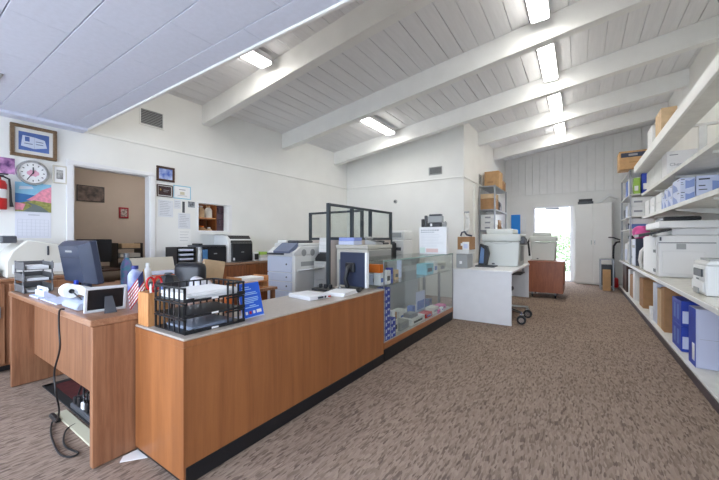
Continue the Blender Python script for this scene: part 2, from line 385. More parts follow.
# calendar
cal = T('hanging_calendar', 'calendar', 'wall calendar with a pink blossom coast picture over a month grid', (XL, 1.01, 1.225))
y0, y1, z0, z1 = .87, 1.155, 1.22, 1.815; zm = 1.505
B(XL+.001, XL+.004, y0, y1, z0, zm-.002).build('month_page', mat('calendar_page', (222,224,234), .7), cal)
m = MB(); e = XL+.0045
for i in range(6):
    m.box(e, e+.0003, y0+.02, y1-.02, z0+.02+i*.036, z0+.022+i*.036)
for j in range(8): m.box(e, e+.0003, y0+.019+j*.0345, y0+.021+j*.0345, z0+.02, z0+.202)
m.box(e, e+.0003, y0+.1, y0+.19, zm-.04, zm-.028).build('grid_print', mat('grid_ink', (190,194,204), .7), cal)
sky = mat('cal_sky', (140,196,226), .5, var=.05); sea = mat('cal_sea', (56,120,184), .5); blo = mat('cal_blossom', (232,150,170), .5, var=.08, scale=40); grs = mat('cal_grass', (150,150,84), .5, var=.15, scale=40); rd = mat('cal_road', (110,120,120), .5)
B(XL+.001, XL+.005, y0, y1, zm, z1).build('picture_page', sky, cal)
def cq(lst, nm):
    m = MB(); ms = []
    for i, (mt, poly) in enumerate(lst):
        if mt not in ms: ms.append(mt)
        m.quad([(XL+.0055+.0004*i, y0+a*(y1-y0), zm+b*(z1-zm)) for a, b in poly], ms.index(mt))
    m.build(nm, ms, cal)
cq([(sea, [(0, .28), (.75, .4), (.75, .56), (0, .62)]), (A_page, [(.1, .75), (.5, .8), (.45, .88), (.12, .86)]), (blo, [(.3, .4), (1, .3), (1, .92), (.75, .8), (.5, .55)]), (grs, [(0, 0), (1, 0), (1, .34), (.5, .4), (0, .26)]), (rd, [(.2, .0), (.95, .0), (.7, .2), (.3, .34), (.45, .2)]), (blo, [(0, .05), (.2, .05), (.28, .26), (0, .3)])], 'coast_picture')
B(XL+.004, XL+.009, .995, 1.035, 1.79, 1.812, .002).build('binder_clip', M_black, cal)
# extinguisher
fx = T('fire_extinguisher', 'fire extinguisher', 'red fire extinguisher on the wall at the left edge of the picture', (XL, .755, 1.5)); ey = .738
MB().lathe([(.001, 0), (.058, .0), (.062, .012), (.062, .25), (.05, .285), (.022, .3), (.02, .325), (.001, .326)], (XL+.08, ey, 1.51), 24).build('cylinder_body', M_red, fx)
MB().lathe([(.0628, 0), (.0628, .09)], (XL+.08, ey, 1.62), 24).build('label_band', M_paper, fx)
MB().box(XL+.06, XL+.1, ey-.02, ey+.04, 1.835, 1.855, .004).box(XL+.062, XL+.098, ey-.015, ey+.07, 1.862, 1.874, .004).build('lever', M_black, fx)
MB().tube([(XL+.08, ey+.03, 1.845), (XL+.09, ey+.075, 1.82), (XL+.085, ey+.085, 1.72), (XL+.08, ey+.088, 1.6), (XL+.08, ey+.095, 1.54)], [.009, .009, .009, .011, .016], 8).build('hose', M_black, fx)
MB().box(XL+.001, XL+.02, ey-.03, ey+.03, 1.6, 1.8).build('wall_mount_bracket', M_steel, fx)
# plaques and notices right of the doorway
pic('picture', 'picture', 'brown framed blue picture, topmost beside the left doorway', 2.258, 2.505, 2.035, 2.245, M_darkwood, .03, [(mat('picture_sky', (200,214,240), .4, rgb2=(64,96,190), scale=14), rc(0, 1, 0, 1))])
pic('plaque_frame', 'plaque', 'dark brown award plaque under the blue picture', 2.262, 2.478, 1.815, 1.985, M_darkwood, .012, [(mat('plaque_plate', (58,36,36), .3), rc(.04, .96, .06, .94)), (M_brass, [(.2, .72), (.27, .6), (.2, .48), (.13, .6)]), (M_greyink, rc(.4, .8, .55, .6)), (M_greyink, rc(.4, .7, .4, .44))])
pic('certificate_frame', 'certificate', 'certificate with a light blue border pinned right of the plaque', 2.49, 2.752, 1.81, 2.005, mat('certificate_border', (130,196,222), .6), .012, [(M_greyink, rc(.3, .7, .7, .76)), (mat('certificate_seal', (206,200,176), .6), rc(.36, .64, .3, .55)), (M_greyink, rc(.2, .8, .2, .23))], th=.006)
def notice(label, y0, y1, z0, z1, lines, seed, tint=(222,225,230)):
    r = T('notice_sign', 'notice', label, (XL, (y0+y1)/2, z0), 'paper notices beside the left doorway')
    B(XL+.001, XL+.003, y0, y1, z0, z1).build('sheet', mat('sheet_%d' % seed, tint, .8), r)
    m = MB(); rn = random.Random(seed)
    for i in range(lines):
        zz = z1-(i+1)*(z1-z0)/(lines+1); a = y0+(y1-y0)*.1; b = y1-(y1-y0)*rn.uniform(.1, .4); m.quad([(XL+.0035, a, zz), (XL+.0035, b, zz), (XL+.0035, b, zz+.004), (XL+.0035, a, zz+.004)])
    m.build('text_lines', M_greyink, r); return r
notice('large white notice under the dark award plaque', 2.282, 2.488, 1.53, 1.77, 9, 1)
notice('white notice in the middle of the right hand paper column', 2.56, 2.742, 1.37, 1.6, 8, 2)
notice('blank-looking white sheet at the foot of the right hand paper column', 2.565, 2.755, 1.15, 1.36, 4, 3, (240,240,238))
notice('small white slip under the certificate, left of the grey photo print', 2.5, 2.6, 1.66, 1.79, 4, 4)
pic('photo_picture', 'photo', 'small grey photo print pinned under the certificate, right of the white slip', 2.7, 2.82, 1.69, 1.79, M_paper, .006, [(mat('photo_grey', (170,176,184), .5, rgb2=(60,64,70), scale=30), rc(0, 1, 0, 1))], th=.004)
pic('card_picture', 'card', 'narrow dark card pinned between the slip and the photo print', 2.615, 2.665, 1.6, 1.78, M_paper, .006, [(M_dgrey, rc(0, 1, 0, 1))], th=.004)
# louvre vents
def vent(label, plane, a0, a1, z0, z1, fixed, n=8, sgn=1, wm=M_wall):
    if plane == 'x': loc = (fixed, (a0+a1)/2, z0)
    else: loc = ((a0+a1)/2, fixed, z0)
    r = T('wall_vent', 'vent', label, loc, 'air grilles')
    def bx(m, p, q, za, zb, d0, d1, **k):
        if plane == 'x': m.box(fixed+d0*sgn, fixed+d1*sgn, p, q, za, zb, **k)
        else: m.box(p, q, fixed-d1, fixed-d0, za, zb, **k)
    f = MB(); fw = .02
    for q in ((a0, a1, z0, z0+fw), (a0, a1, z1-fw, z1), (a0, a0+fw, z0+fw, z1-fw), (a1-fw, a1, z0+fw, z1-fw)): bx(f, *q, .001, .016, bev=.003)
    f.build('frame', wm, r)
    m = MB(); bx(m, a0+fw, a1-fw, z0+fw, z1-fw, .001, .003); m.build('backing', M_dgrey, r)
    m = MB()
    for i in range(n):
        zz = z0+fw+(i+.3)*(z1-z0-2*fw)/n; bx(m, a0+fw, a1-fw, zz, zz+.35*(z1-z0-2*fw)/n, .004, .012)
    m.build('louvres', M_grey, r)
vent('large louvred air grille high on the left wall', 'x', 2.04, 2.36, 2.76, 3.0, XL, 9)
vent('grey louvred grille high on the wall behind the glass partitions', 'y', -2.73, -2.43, 2.6, 2.77, Y3, 7, wm=M_grey)
vent('small dark grille on the recess wall above the wire rack', 'x', 8.0, 8.25, 2.5, 2.75, XC, 6, wm=M_grey)
cv = T('ceiling_vent', 'vent', 'grey vent set in the dropped tile ceiling at the left edge', (-3.95, .36, 2.5))
f = MB()
for q in ((-4.15, -4.12, .3, .6), (-3.78, -3.75, .3, .6), (-4.12, -3.78, .3, .33), (-4.12, -3.78, .57, .6)): f.box(q[0], q[1], q[2], q[3], 2.488, 2.4995, .003)
f.build('frame', M_grey, cv); m = MB()
for i in range(8): m.box(-4.12, -3.78, .335+i*.03, .35+i*.03, 2.49, 2.499)
m.build('louvres', M_dgrey, cv)
rv = T('ceiling_vent', 'vent', 'small dark grille on the board ceiling between the two farthest beams', (.44, 8.8, roof(.44)))
RM = Matrix.Translation((.44, 8.8, roof(.44)-.004)) @ Matrix.Rotation(-math.atan(SL), 4, 'Y')
MB().box(-.13, .13, -.08, .08, -.016, 0, .003, xf=RM).build('frame', M_grey, rv)
m = MB()
for i in range(5): m.box(-.115, .115, -.068+i*.028, -.05+i*.028, -.0185, -.0165, xf=RM)
m.build('louvres', M_dgrey, rv)
th = T('thermostat_mount', 'thermostat', 'small round grey dial on the wall behind the glass partitions', (-3.544, Y3, 2.05))
MB().lathe([(.001, -.03), (.03, -.03), (.042, -.02), (.045, -.001)], (-3.544, Y3, 2.09), 20, axis='y').build('dial', M_grey, th); MB().lathe([(.001, -.036), (.018, -.036), (.02, -.03)], (-3.544, Y3, 2.09), 16, axis='y').build('knob', M_dgrey, th)
# pass-through niche
ns = T('niche_shelf', 'shelf', 'wooden shelving seen through the pass-through opening in the left wall', (-5.22, 2.98, 0))
for z in (0.01, 1.26, 1.545): B(-5.34, -5.06, 2.86, 3.25, z, z+.02).build('shelf_board', M_oakbox, ns)
B(-5.36, -5.342, 2.84, 3.25, 0.005, 1.95).build('back_panel', M_cred, ns)
for y in (2.84, 3.252): B(-5.34, -5.06, y, y+.016, .005, 1.95).build('side_panel', M_cred, ns)
def bottle(name, cat, label, x, y, z, r, h, body, cap, group=None):
    o = T(name, cat, label, (x, y, z), group)
    MB().lathe([(.001, 0), (r*.95, 0), (r, .01), (r, h*.62), (r*.75, h*.76), (r*.42, h*.84), (r*.42, h*.88)], (x, y, z), 18).build('body', body, o)
    MB().lathe([(r*.5, h*.87), (r*.52, h*.885), (r*.5, h), (.001, h)], (x, y, z), 16).build('cap', cap, o); return o
bottle('jar', 'jar', 'tan jar on the upper niche shelf, left', -5.13, 3.03, 1.566, .055, .19, M_card2, M_wplas)
bottle('jar', 'jar', 'cream jar on the upper niche shelf, right', -5.13, 3.16, 1.566, .06, .2, M_beige, M_card)
bottle('jar', 'jar', 'brown jar with an orange lid on the lower niche shelf', -5.13, 3.04, 1.281, .07, .15, M_card3, M_orange)
bottle('jar', 'jar', 'pale jar with a white lid on the lower niche shelf', -5.13, 3.17, 1.281, .05, .13, M_card2, M_wplas)
m = MB(); gb = mat('plum_tile', (92,70,82), .3, var=.1)
for i in range(7):
    for j in range(2): m.box(-5.12, -5.08, 3.335+j*.135+.004-(.06 if i % 2 else 0), 3.465+j*.135-(.06 if i % 2 else 0), 1.25+i*.1+.004, 1.34+i*.1, .004)
m.box(-5.14, -5.12, 3.272, 3.6, 0, 2.0)
tag(m.build('tile_screen', gb), 'dark plum tiled panel seen in the right half of the pass-through opening', 'screen')

# back room contents
ol = T('ceiling_light', 'ceiling light', 'added square ceiling light, out of view, brightening the office behind the left doorway', (-5.9, 2.8, 2.69))  # unseen fixture, added because the office came out too dark
B(-6.2, -5.6, 2.5, 3.1, 2.66, 2.699, .006).build('housing', M_white, ol); B(-6.17, -5.63, 2.53, 3.07, 2.64, 2.659, .004).build('diffuser', mat('office_fill_diffuser', (255,255,255), .5, emit=(255,250,246), es=13.), ol)
pic2 = T('picture', 'photo', 'dark group photograph on the tan office wall through the doorway', (-7, 2.15, 1.86))
B(-6.999, -6.985, 1.96, 2.345, 1.86, 2.13).build('frame', M_black, pic2); MB().quad([(-6.984, 1.97, 1.87), (-6.984, 2.335, 1.87), (-6.984, 2.335, 2.12), (-6.984, 1.97, 2.12)]).build('print', mat('group_photo', (128,108,98), .4, rgb2=(16,12,14), scale=13), pic2)
rf = T('picture', 'photo', 'small red framed photo on the tan office wall through the doorway', (-7, 2.64, 1.61))
B(-6.999, -6.98, 2.565, 2.72, 1.6, 1.8, .004).build('frame', mat('red_frame', (150,26,40), .5), rf); MB().quad([(-6.979, 2.59, 1.63), (-6.979, 2.695, 1.63), (-6.979, 2.695, 1.77), (-6.979, 2.59, 1.77)]).build('print', mat('red_photo', (214,196,190), .5, rgb2=(60,50,50), scale=40), rf)
od = T('office_desk', 'desk', 'dark office desk in the room behind the left doorway', (-6.4, 2.5, 0))
B(-6.9, -6.0, 1.7, 3.0, .72, .75, .004).build('desk_top', M_darkwood, od)
for yy in (1.72, 2.96): B(-6.88, -6.05, yy, yy+.025, .005, .72).build('side_panel', M_darkwood, od)
def monitor_black(label, x, y, z, rz, w_=.5, h_=.32):
    o = T('computer_monitor', 'monitor', label, (x, y, z), None, rz)
    B(x-w_/2, x+w_/2, y-.02, y+.02, z+.1, z+.1+h_, .008).build('screen', M_black, o); B(x-.03, x+.03, y+.0, y+.03, z+.01, z+.15).build('stand', M_black, o); B(x-.12, x+.12, y-.08, y+.1, z, z+.014, .004).build('base', M_black, o)
monitor_black('black computer monitor on the dark office desk through the doorway', -6.35, 2.0, .751, PI/2-.4, .44, .36)
dk = T('desk_rack', 'desk organiser', 'black desk rack with papers through the doorway, under the red photo', (-6.4, 2.46, .751))
for z in (.751, .9, 1.05): B(-6.55, -6.25, 2.27, 2.65, z, z+.012).build('tier', M_black, dk)
for yy in (2.27, 2.635): B(-6.55, -6.25, yy, yy+.015, .751, 1.15).build('side_panel', M_black, dk)
for i, z in enumerate((.764, .913, 1.063)): tag(MB().box(-6.53, -6.27, 2.3+.02*i, 2.62, z, z+.05+.015*i, .004).build('paper_pile', [M_dgrey, M_beige, M_card2][i]), ['dark folders on the lowest tier of the office desk rack', 'cream papers on the middle tier of the office desk rack', 'tan folders on top of the office desk rack'][i], 'papers')

# ------------------------------------------------------------------ front desk
dk = T('office_desk', 'desk', 'oak veneer desk with a kneehole at the near left, joined to the counter', (-3, 1, 0))
DX0, DX1, DZ = -3.87, -2.11, .78
B(DX0-.01, DX1, .646, 1.46, DZ-.035, DZ, .005).build('desk_top', M_desktop, dk)
B(DX0, DX0+.04, .656, 1.2, .005, DZ-.036, .003).build('side_panel', M_desk, dk)
B(DX1-.04, DX1-.002, .656, 1.2, .005, DZ-.036, .003).build('side_panel', M_desk, dk)
B(DX0+.041, DX1-.041, .79, .81, .24, DZ-.036, .002).build('modesty_panel', M_desk, dk)
tag(MB().box(-3.62, -2.3, .86, 1.7, .002, .008, .003).box(-3.66, -3.6, .8, 1.7, .002, .01, .003, 1).box(-3.66, -2.3, .8, .86, .002, .01, .003, 1).build('floor_mat', [M_mat, M_rubber]), 'maroon floor mat with a black border under the desk', 'mat')
tag(B(-3.0, -2.36, .72, .785, .001, .012, .003).build('floor_strip', mat('strip_cream', (200,196,172), .6)), 'cream flat strip lying on the carpet under the desk', 'strip')
tag(MB().prism([(-2.1, .79), (-2.06, .76), (-1.98, .862), (-2.1, .862)], 'z', .001, .005).build('paper_sheet', M_paper), 'white paper sheet on the carpet at the foot of the counter end', 'paper')
pw = T('power_strip', 'power strip', 'dark power strip with a tangle of plugs on the floor under the desk', (-2.8, .83, .0))
B(-3.0, -2.6, .803, .853, .0115, .05, .008).build('strip_body', M_dgrey, pw)
for i in range(5): B(-2.97+.075*i, -2.925+.075*i, .81, .845, .051, .10+.018*(i % 2), .006).build('plug', [M_black, M_black, M_wplas, M_black, M_black][i], pw)
m = MB()
for i in range(7):
    a = i*.8; m.tube(smooth([(-2.94+.07*(i % 5), .83, .1), (-2.86+.035*i, .84+.02*math.sin(a), .22-.02*(i % 3)), (-2.72+.03*i, .83-.03*math.cos(a), .15), (-2.8+.03*i, .86, .06), (-2.66+.02*i, .87, .13)], 4), .006, 6)
m.build('cord_tangle', M_black, pw)
cd = MB().tube(smooth([(-2.56, .66, .787), (-2.56, .641, .788), (-2.565, .636, .76), (-2.565, .636, .68), (-2.55, .636, .56), (-2.65, .636, .4), (-2.62, .636, .28), (-2.66, .66, .16), (-2.78, .68, .05), (-2.86, .675, .012), (-2.69, .63, .01), (-2.43, .6, .01), (-2.33, .62, .01), (-2.33, .66, .01), (-2.45, .64, .01), (-2.56, .655, .01), (-2.68, .7, .01), (-2.72, .755, .008)]), .005, 8)
cb_ = tag(cd.build('cable', M_black), 'black cable hanging down the desk front and looping over the carpet', 'cable')
tag(MB().box(-2.98, -2.84, .685, .715, .002, .03, .008).build('power_adapter', M_black), 'small black power adapter on the carpet beside the looping cable', 'adapter')

# mesh tray on the desk
mt = T('mesh_tray', 'letter tray', 'grey wire mesh three tier letter tray at the left end of the desk', (-3.66, .83, DZ))
mx0, mx1, my0, my1 = -3.885, -3.6, .685, .855
for i in range(3):
    z = DZ+.001+i*.09
    m = MB().box(mx0, mx1, my0, my1, z, z+.004)
    for q in ((mx0, mx1, my0, my0+.004), (mx0, mx1, my1-.004, my1), (mx0, mx0+.004, my0, my1)):
        m.box(*q, z, z+.055)
    m.tube([(mx1, my0, z+.01), (mx1, my0, z+.055), (mx0, my0, z+.058), (mx0, my1, z+.058), (mx1, my1, z+.055), (mx1, my1, z+.01)], .005, 6); m.build('tray', M_mesh, mt)
    tag(B(mx0+.03, mx1-.02, my0+.02, my1-.02, z+.0045, z+.02+.006*i, .002).build('paper_stack', M_paper), 'white papers in the %s tier of the wire mesh tray' % ['bottom', 'middle', 'top'][i], 'papers', 'papers in the mesh tray')
for xx in (mx0+.02, mx1-.02):
    for yy in (my0, my1): MB().tube([(xx, yy, DZ+.002), (xx, yy, DZ+.25)], .005, 6).build('post', M_mesh, mt)
ch = T('card_holder', 'card holder', 'clear holder of business cards at the front edge of the desk', (-3.3, .72, DZ), None)
MB().prism([(.68, DZ+.001), (.78, DZ+.001), (.78, DZ+.008), (.72, DZ+.05), (.712, DZ+.05), (.71, DZ+.012), (.68, DZ+.012)], 'x', -3.42, -3.2).build('holder', M_ice, ch)
MB().prism([(.722, DZ+.012), (.74, DZ+.012), (.735, DZ+.075), (.72, DZ+.075)], 'x', -3.41, -3.21).build('cards', M_paper, ch); B(-3.35, -3.27, .7195, .72, DZ+.035, DZ+.06).build('card_print', M_lblue, ch)
pad = MB().box(-3.15, -2.8, .68, .82, DZ+.001, DZ+.010, .003); tag(pad.build('paper_pad', M_ice), 'pale blue paper pad lying between the card holder and the adding machine', 'paper pad')
# monitor seen from behind
mo = T('computer_monitor', 'monitor', 'dark slate computer monitor seen from behind on the near left desk', (-3.4, 1.0, DZ), None, math.radians(5)); mx, my = -3.4, 1.0
B(mx-.15, mx+.15, my-.07, my+.13, DZ+.001, DZ+.02, .008).build('base', M_slate, mo)
B(mx-.05, mx+.05, my+.0, my+.04, DZ+.02, DZ+.2, .006).build('stand', M_slate, mo)
b = MB(); zc0, zc1 = DZ+.065, DZ+.415
b.box(mx-.23, mx+.23, my-.005, my+.05, zc0, zc1, .008)
b.v += [Vector(p) for p in ((mx-.225, my-.006, zc0+.005), (mx+.225, my-.006, zc0+.005), (mx+.225, my-.006, zc1-.005), (mx-.225, my-.006, zc1-.005), (mx-.17, my-.06, zc0+.03), (mx+.17, my-.06, zc0+.03), (mx+.17, my-.06, zc1-.03), (mx-.17, my-.06, zc1-.03))]
o = len(b.v)-8
for f in ((4, 5, 6, 7), (0, 1, 5, 4), (1, 2, 6, 5), (2, 3, 7, 6), (3, 0, 4, 7)): b.f.append([o+i for i in f]); b.m.append(0)
TL = Matrix.Translation((mx, my, zc0)) @ Matrix.Rotation(math.radians(9), 4, 'X') @ Matrix.Translation((-mx, -my, -zc0))
def tilt(m_): m_.v = [TL @ v for v in m_.v]; return m_
cas = tilt(b).build('casing', M_slate, mo)
tilt(MB().box(mx-.17, mx+.17, my-.0615, my-.06, zc1-.125, zc1-.121)).build('casing_seam', M_black, cas)
tilt(MB().box(mx-.055, mx+.055, my-.0615, my-.06, zc1-.08, zc1-.066)).build('maker_mark', M_grey, cas)
tilt(B(mx-.21, mx+.21, my+.05, my+.052, zc0+.025, zc1-.02)).build('screen', M_black, mo)
MB().box(mx+.04, mx+.075, my-.085, my-.062, zc0-.0, zc0+.035, .004).build('cable_plug', M_blue, mo)
# adding machine
am = T('adding_machine', 'adding machine', 'pale adding machine with a white paper roll at the desk front', (-2.5, .76, DZ), None)
MB().prism([(.69, DZ+.001), (.87, DZ+.001), (.87, DZ+.04), (.8, DZ+.05), (.7, DZ+.045), (.685, DZ+.02)], 'x', -2.72, -2.46, bev=.006).build('body', mat('machine_shell', (176,186,206), .4), am)
MB().lathe([(.001, 0), (.044, 0), (.044, .075), (.001, .075)], (-2.72, .715, DZ+.1), 28, axis='x').build('paper_roll', M_paper, am)
MB().lathe([(.001, .075), (.014, .075), (.014, .084), (.001, .084)], (-2.72, .715, DZ+.1), 16, axis='x').build('roll_core', M_black, am)
MB().tube([(-2.635, .715, DZ+.1), (-2.61, .715, DZ+.095), (-2.58, .75, DZ+.045)], .004, 6).build('roll_arm', M_black, am)
MB().prism([(.75, DZ+.075), (.86, DZ+.06), (.8, DZ+.12), (.73, DZ+.14)], 'x', -2.68, -2.5).build('cover', M_wplas, am)
# photo frame from behind
pf = T('picture', 'photo frame', 'black photo frame seen from behind on its easel leg, beside the small flag', (-2.3, .82, DZ), None, 0)
fr = Matrix.Translation((-2.33, .785, DZ+.004)) @ Matrix.Rotation(math.radians(84), 4, 'Z') @ Matrix.Rotation(math.radians(12), 4, 'X')
m = MB()
for q in ((-.1, .1, 0, .014), (-.1, .1, .136, .15), (-.1, -.086, .014, .136), (.086, .1, .014, .136)): m.box(q[0], q[1], -.012, .008, q[2], q[3], .002, xf=fr)
m.build('frame', mat('frame_grey', (206,208,212), .4), pf)
MB().box(-.086, .086, -.004, .004, .014, .136, xf=fr).build('back_panel', M_black, pf)
eo = MB().prism([(-.03, 0), (.03, 0), (.018, .1), (-.018, .1)], 'y', -.004, .0).build('easel_leg', M_dgrey, pf)
eo.matrix_local = Matrix.Translation(-Vector((-2.3, .82, DZ))) @ Matrix.Translation((-2.235, .78, DZ+.003)) @ Matrix.Rotation(math.radians(84), 4, 'Z') @ Matrix.Rotation(math.radians(-26), 4, 'X') @ Matrix.Translation(Vector((-2.3, .82, DZ)))
# flag
fg = T('table_flag', 'flag', 'small striped flag with a blue corner leaning on its stick at the desk end', (-2.23, .97, DZ))
MB().lathe([(.001, 0), (.03, 0), (.028, .012), (.006, .018), (.001, .018)], (-2.23, .97, DZ+.002), 16).build('base', M_black, fg)
p0 = Vector((-2.23, .97, DZ+.018)); p1 = Vector((-2.235, .95, DZ+.24)); MB().tube([p0, p1], .004, 6).build('stick', M_brass, fg)
def fp(u, v):   # u along cloth, v down from the top
    return p1+Vector((0, 0, -.006))+(p0-p1)*(v*.52)+Vector((-.012, -.085, 0)).normalized()*0+Vector((-.022, -.075, -.125))*u+Vector((.008, -.004, 0))*math.sin(u*6)
ms = [M_flagred, M_paper, M_flagblue]; m = MB()
for i in range(11):
    for j in range(8):
        u0, u1, v0, v1 = j/8, (j+1)/8, i/11, (i+1)/11; mi = 2 if (i < 6 and j < 3) else (0 if i % 2 == 0 else 1); m.quad([fp(u0, v0), fp(u1, v0), fp(u1, v1), fp(u0, v1)], mi)
co = m.build('cloth', ms, fg); sm = co.modifiers.new('thick', 'SOLIDIFY'); sm.thickness = .0015
# bottles behind the desk
bottle('water_bottle', 'bottle', 'teal patterned water bottle behind the monitor, taller of the pair', -3.38, 1.3, DZ+.001, .045, .3, M_teal, M_steel)
bt = bottle('water_bottle', 'bottle', 'short blue and white bottle right of the teal bottle', -3.02, 1.22, DZ+.001, .05, .21, mat('blue_bottle', (60,80,170), .35, rgb2=(190,200,226), scale=9), mat('bottle_lid', (50,60,130), .4))
bottle('spray_bottle', 'bottle', 'small white spray bottle between the two patterned bottles', -3.12, 1.36, DZ+.001, .03, .22, M_wplas, M_wplas)

# left cabinet + printer
cb = T('side_cabinet', 'cabinet', 'oak cabinet under the beige printer at the left wall', (-4.62, .74, 0))
B(-4.9, -4.34, .2, 1.24, .06, .82, .004).build('body', M_desk, cb); B(-4.92, -4.32, .18, 1.26, .821, .845, .004).build('cabinet_top', M_desktop, cb); B(-4.88, -4.38, .22, 1.22, .005, .06).build('plinth', M_kick, cb)
for i in range(2):
    dd = B(-4.339, -4.32, .22+i*.51, .70+i*.51, .08, .8, .003).build('door', M_desk, cb); B(-4.32, -4.3, .66+i*.1, .67+i*.1, .5, .6).build('handle', M_steel, dd)
lp = T('laser_printer', 'printer', 'beige desktop printer on the oak cabinet under the calendar', (-4.62, .95, .846))
MB().prism([(.72, .847), (1.2, .847), (1.2, 1.08), (1.1, 1.16), (.86, 1.2), (.76, 1.1), (.72, 1.0)], 'x', -4.85, -4.4, bev=.01).build('body', M_beige, lp)
MB().box(-4.8, -4.45, .70, .8, 1.17, 1.24, .008).build('control_panel', M_dgrey, lp); B(-4.399, -4.39, .76, 1.16, .88, .97, .004).build('paper_tray', M_wplas, lp); B(-4.399, -4.394, 1.0, 1.016, 1.05, 1.14, .002).build('release_lever', M_dgrey, lp)
tag(MB().box(-4.87, -4.8, .5, .68, .847, .96, .005).box(-4.8, -4.5, .5, .68, .847, .93, .004).build('phone_base', M_dgrey), 'dark telephone base left of the beige printer', 'phone')

# ------------------------------------------------------------------ counter
CX0, CX1, CY0, CY1, CZ = -2.105, -1.588, .852, 2.81, .72
ct = T('service_counter', 'counter', 'long wood panelled service counter with a grey top', (-1.87, 1.85, 0))
B(CX0+.005, CX1-.006, CY0+.0118, CY1, .09, CZ-.026).build('front_panel', M_wood, ct)
for yy in (1.06, 1.6, 2.2): pass
B(CX0, CX1, CY0, CY1, CZ-.012, CZ, .003).build('counter_top', M_counter, ct)
B(CX0+.006, CX1-.007, CY0+.007, CY1, CZ-.026, CZ-.0125).build('core', M_wood, ct)
B(CX0+.003, CX1-.004, CY0+.0008, CY0+.0115, .03, CZ-.046).build('end_panel', M_wood, ct)
MB().box(CX1-.007, CX1-.0015, CY0+.002, CY1, CZ-.045, CZ-.0125, .002).box(CX0, CX1-.002, CY0-.0015, CY0+.0005, CZ-.045, CZ-.0125, .002).build('edge_band', M_wood, ct)
MB().box(CX0+.03, CX1-.002, CY0+.012, CY1, .003, .0895, .002).build('kickboard', M_kick, ct)
# wooden pen box
pb = T('pen_box', 'pen box', 'light wooden box on the counter corner beside the black letter tray', (-2.03, .96, CZ))
m = MB(); bx0, bx1, by0, by1 = -2.095, -1.975, .862, .98; bz = CZ+.001
m.box(bx0, bx1, by0, by0+.012, bz, bz+.185, .002).box(bx0, bx1, by1-.012, by1, bz, bz+.185, .002).box(bx0, bx0+.012, by0+.012, by1-.012, bz, bz+.185).box(bx1-.012, bx1, by0+.012, by1-.012, bz, bz+.185).box(bx0+.012, bx1-.012, by0+.012, by1-.012, bz, bz+.01)
m.build('box_body', M_oakbox, pb)
sc = T('scissors', 'scissors', 'red handled scissors standing in the wooden pen box', (-2.05, .96, bz+.012))
for s in (-1, 1):
    c_ = Vector((-2.03, .92+.02*s, bz+.232)); m = MB()
    m.tube([c_+Vector((.0, .02*math.cos(a), .034*math.sin(a))) for a in [i*PI/6 for i in range(13)]], .0065, 6); m.tube([c_+Vector((0, -.008*s, -.034)), c_+Vector((0, -.02*s, -.06))], .007, 6); m.build('handle', M_red, sc)
    MB().prism([(.914, bz+.012), (.926, bz+.012), (.925+.008*s, bz+.18), (.915+.008*s, bz+.18)], 'x', -2.031+.002*s, -2.029+.002*s).build('blade', M_steel, sc)
for i, (x, y, mt_, lb) in enumerate(((-2.0, .95, M_lblue, 'pale blue pen in the wooden pen box'), (-2.065, .955, M_dgrey, 'dark pen in the wooden pen box'), (-2.0, .89, M_wplas, 'white pen in the wooden pen box'))):
    tag(MB().tube([(x, y, bz+.011), (x+.008, y-.006, bz+.22)], .006, 8).tube([(x+.008, y-.006, bz+.22), (x+.009, y-.007, bz+.235)], [.006, .002], 8).build('pen', mt_), lb, 'pen')
# black letter tray, three tiers
lt = T('letter_tray', 'letter tray', 'black three tier slatted letter tray at the near end of the counter', (-1.84, 1.07, CZ))
tx0, tx1, ty0, ty1 = -1.955, -1.645, .885, 1.242
for i in range(3):
    z = CZ+.002+i*.08; m = MB()
    m.box(tx0, tx1, ty0, ty1, z, z+.006, .002)
    m.box(tx1-.004, tx1+.004, ty0, ty0+.05, z, z+.02).box(tx1-.004, tx1+.004, ty1-.05, ty1, z, z+.02).box(tx1-.003, tx1+.003, ty0, ty1, z, z+.012)
    zt = z+.076
    for yy in (ty0, ty1-.006):
        m.box(tx0, tx1, yy, yy+.006, zt-.009, zt)
        for j in range(7): xx = tx0+.004+j*(tx1-tx0-.014)/6; m.box(xx, xx+.009, yy, yy+.006, z+.006, zt-.009)
    m.box(tx0, tx0+.006, ty0, ty1, zt-.009, zt)
    for j in range(9): yy = ty0+.004+j*(ty1-ty0-.014)/8; m.box(tx0, tx0+.006, yy, yy+.008, z+.006, zt-.009)
    for j in range(4): yy = ty1-.012-j*.034; m.box(tx1-.006, tx1, yy, yy+.009, z+.006, zt-.009)
    m.box(tx1-.006, tx1, ty1-.12, ty1, zt-.009, zt); m.box(tx1-.008, tx1, ty0, ty0+.01, z+.006, zt)
    tr = m.build('tray', M_black, lt)
    B(tx1+.0042, tx1+.0055, 1.03, 1.07, z+.003, z+.013).build('tray_label', M_paper, tr)
rn = random.Random(5); m = MB()
for i in range(6):
    a = rn.uniform(-.16, .16); m.box(-.128, .128, -.155, .155, i*.0058, i*.0058+.005, xf=Matrix.Translation((-1.8+rn.uniform(-.008, .008), 1.063+rn.uniform(-.004, .004), CZ+.17)) @ Matrix.Rotation(a*.35, 4, 'Z'))
tag(m.build('paper_stack', M_paper), 'messy stack of white papers on top of the black letter tray', 'papers')
m = MB()
for i in range(3): m.box(-.115, .115, -.13, .13, i*.005, i*.005+.004, xf=Matrix.Translation((-1.8, 1.064, CZ+.0095)) @ Matrix.Rotation(.04*i, 4, 'Z'))
tag(m.build('paper_stack', mat('plastic_sleeve', (150,160,178), .25, var=.1)), 'clear plastic sleeves in the bottom tier of the black letter tray', 'papers')
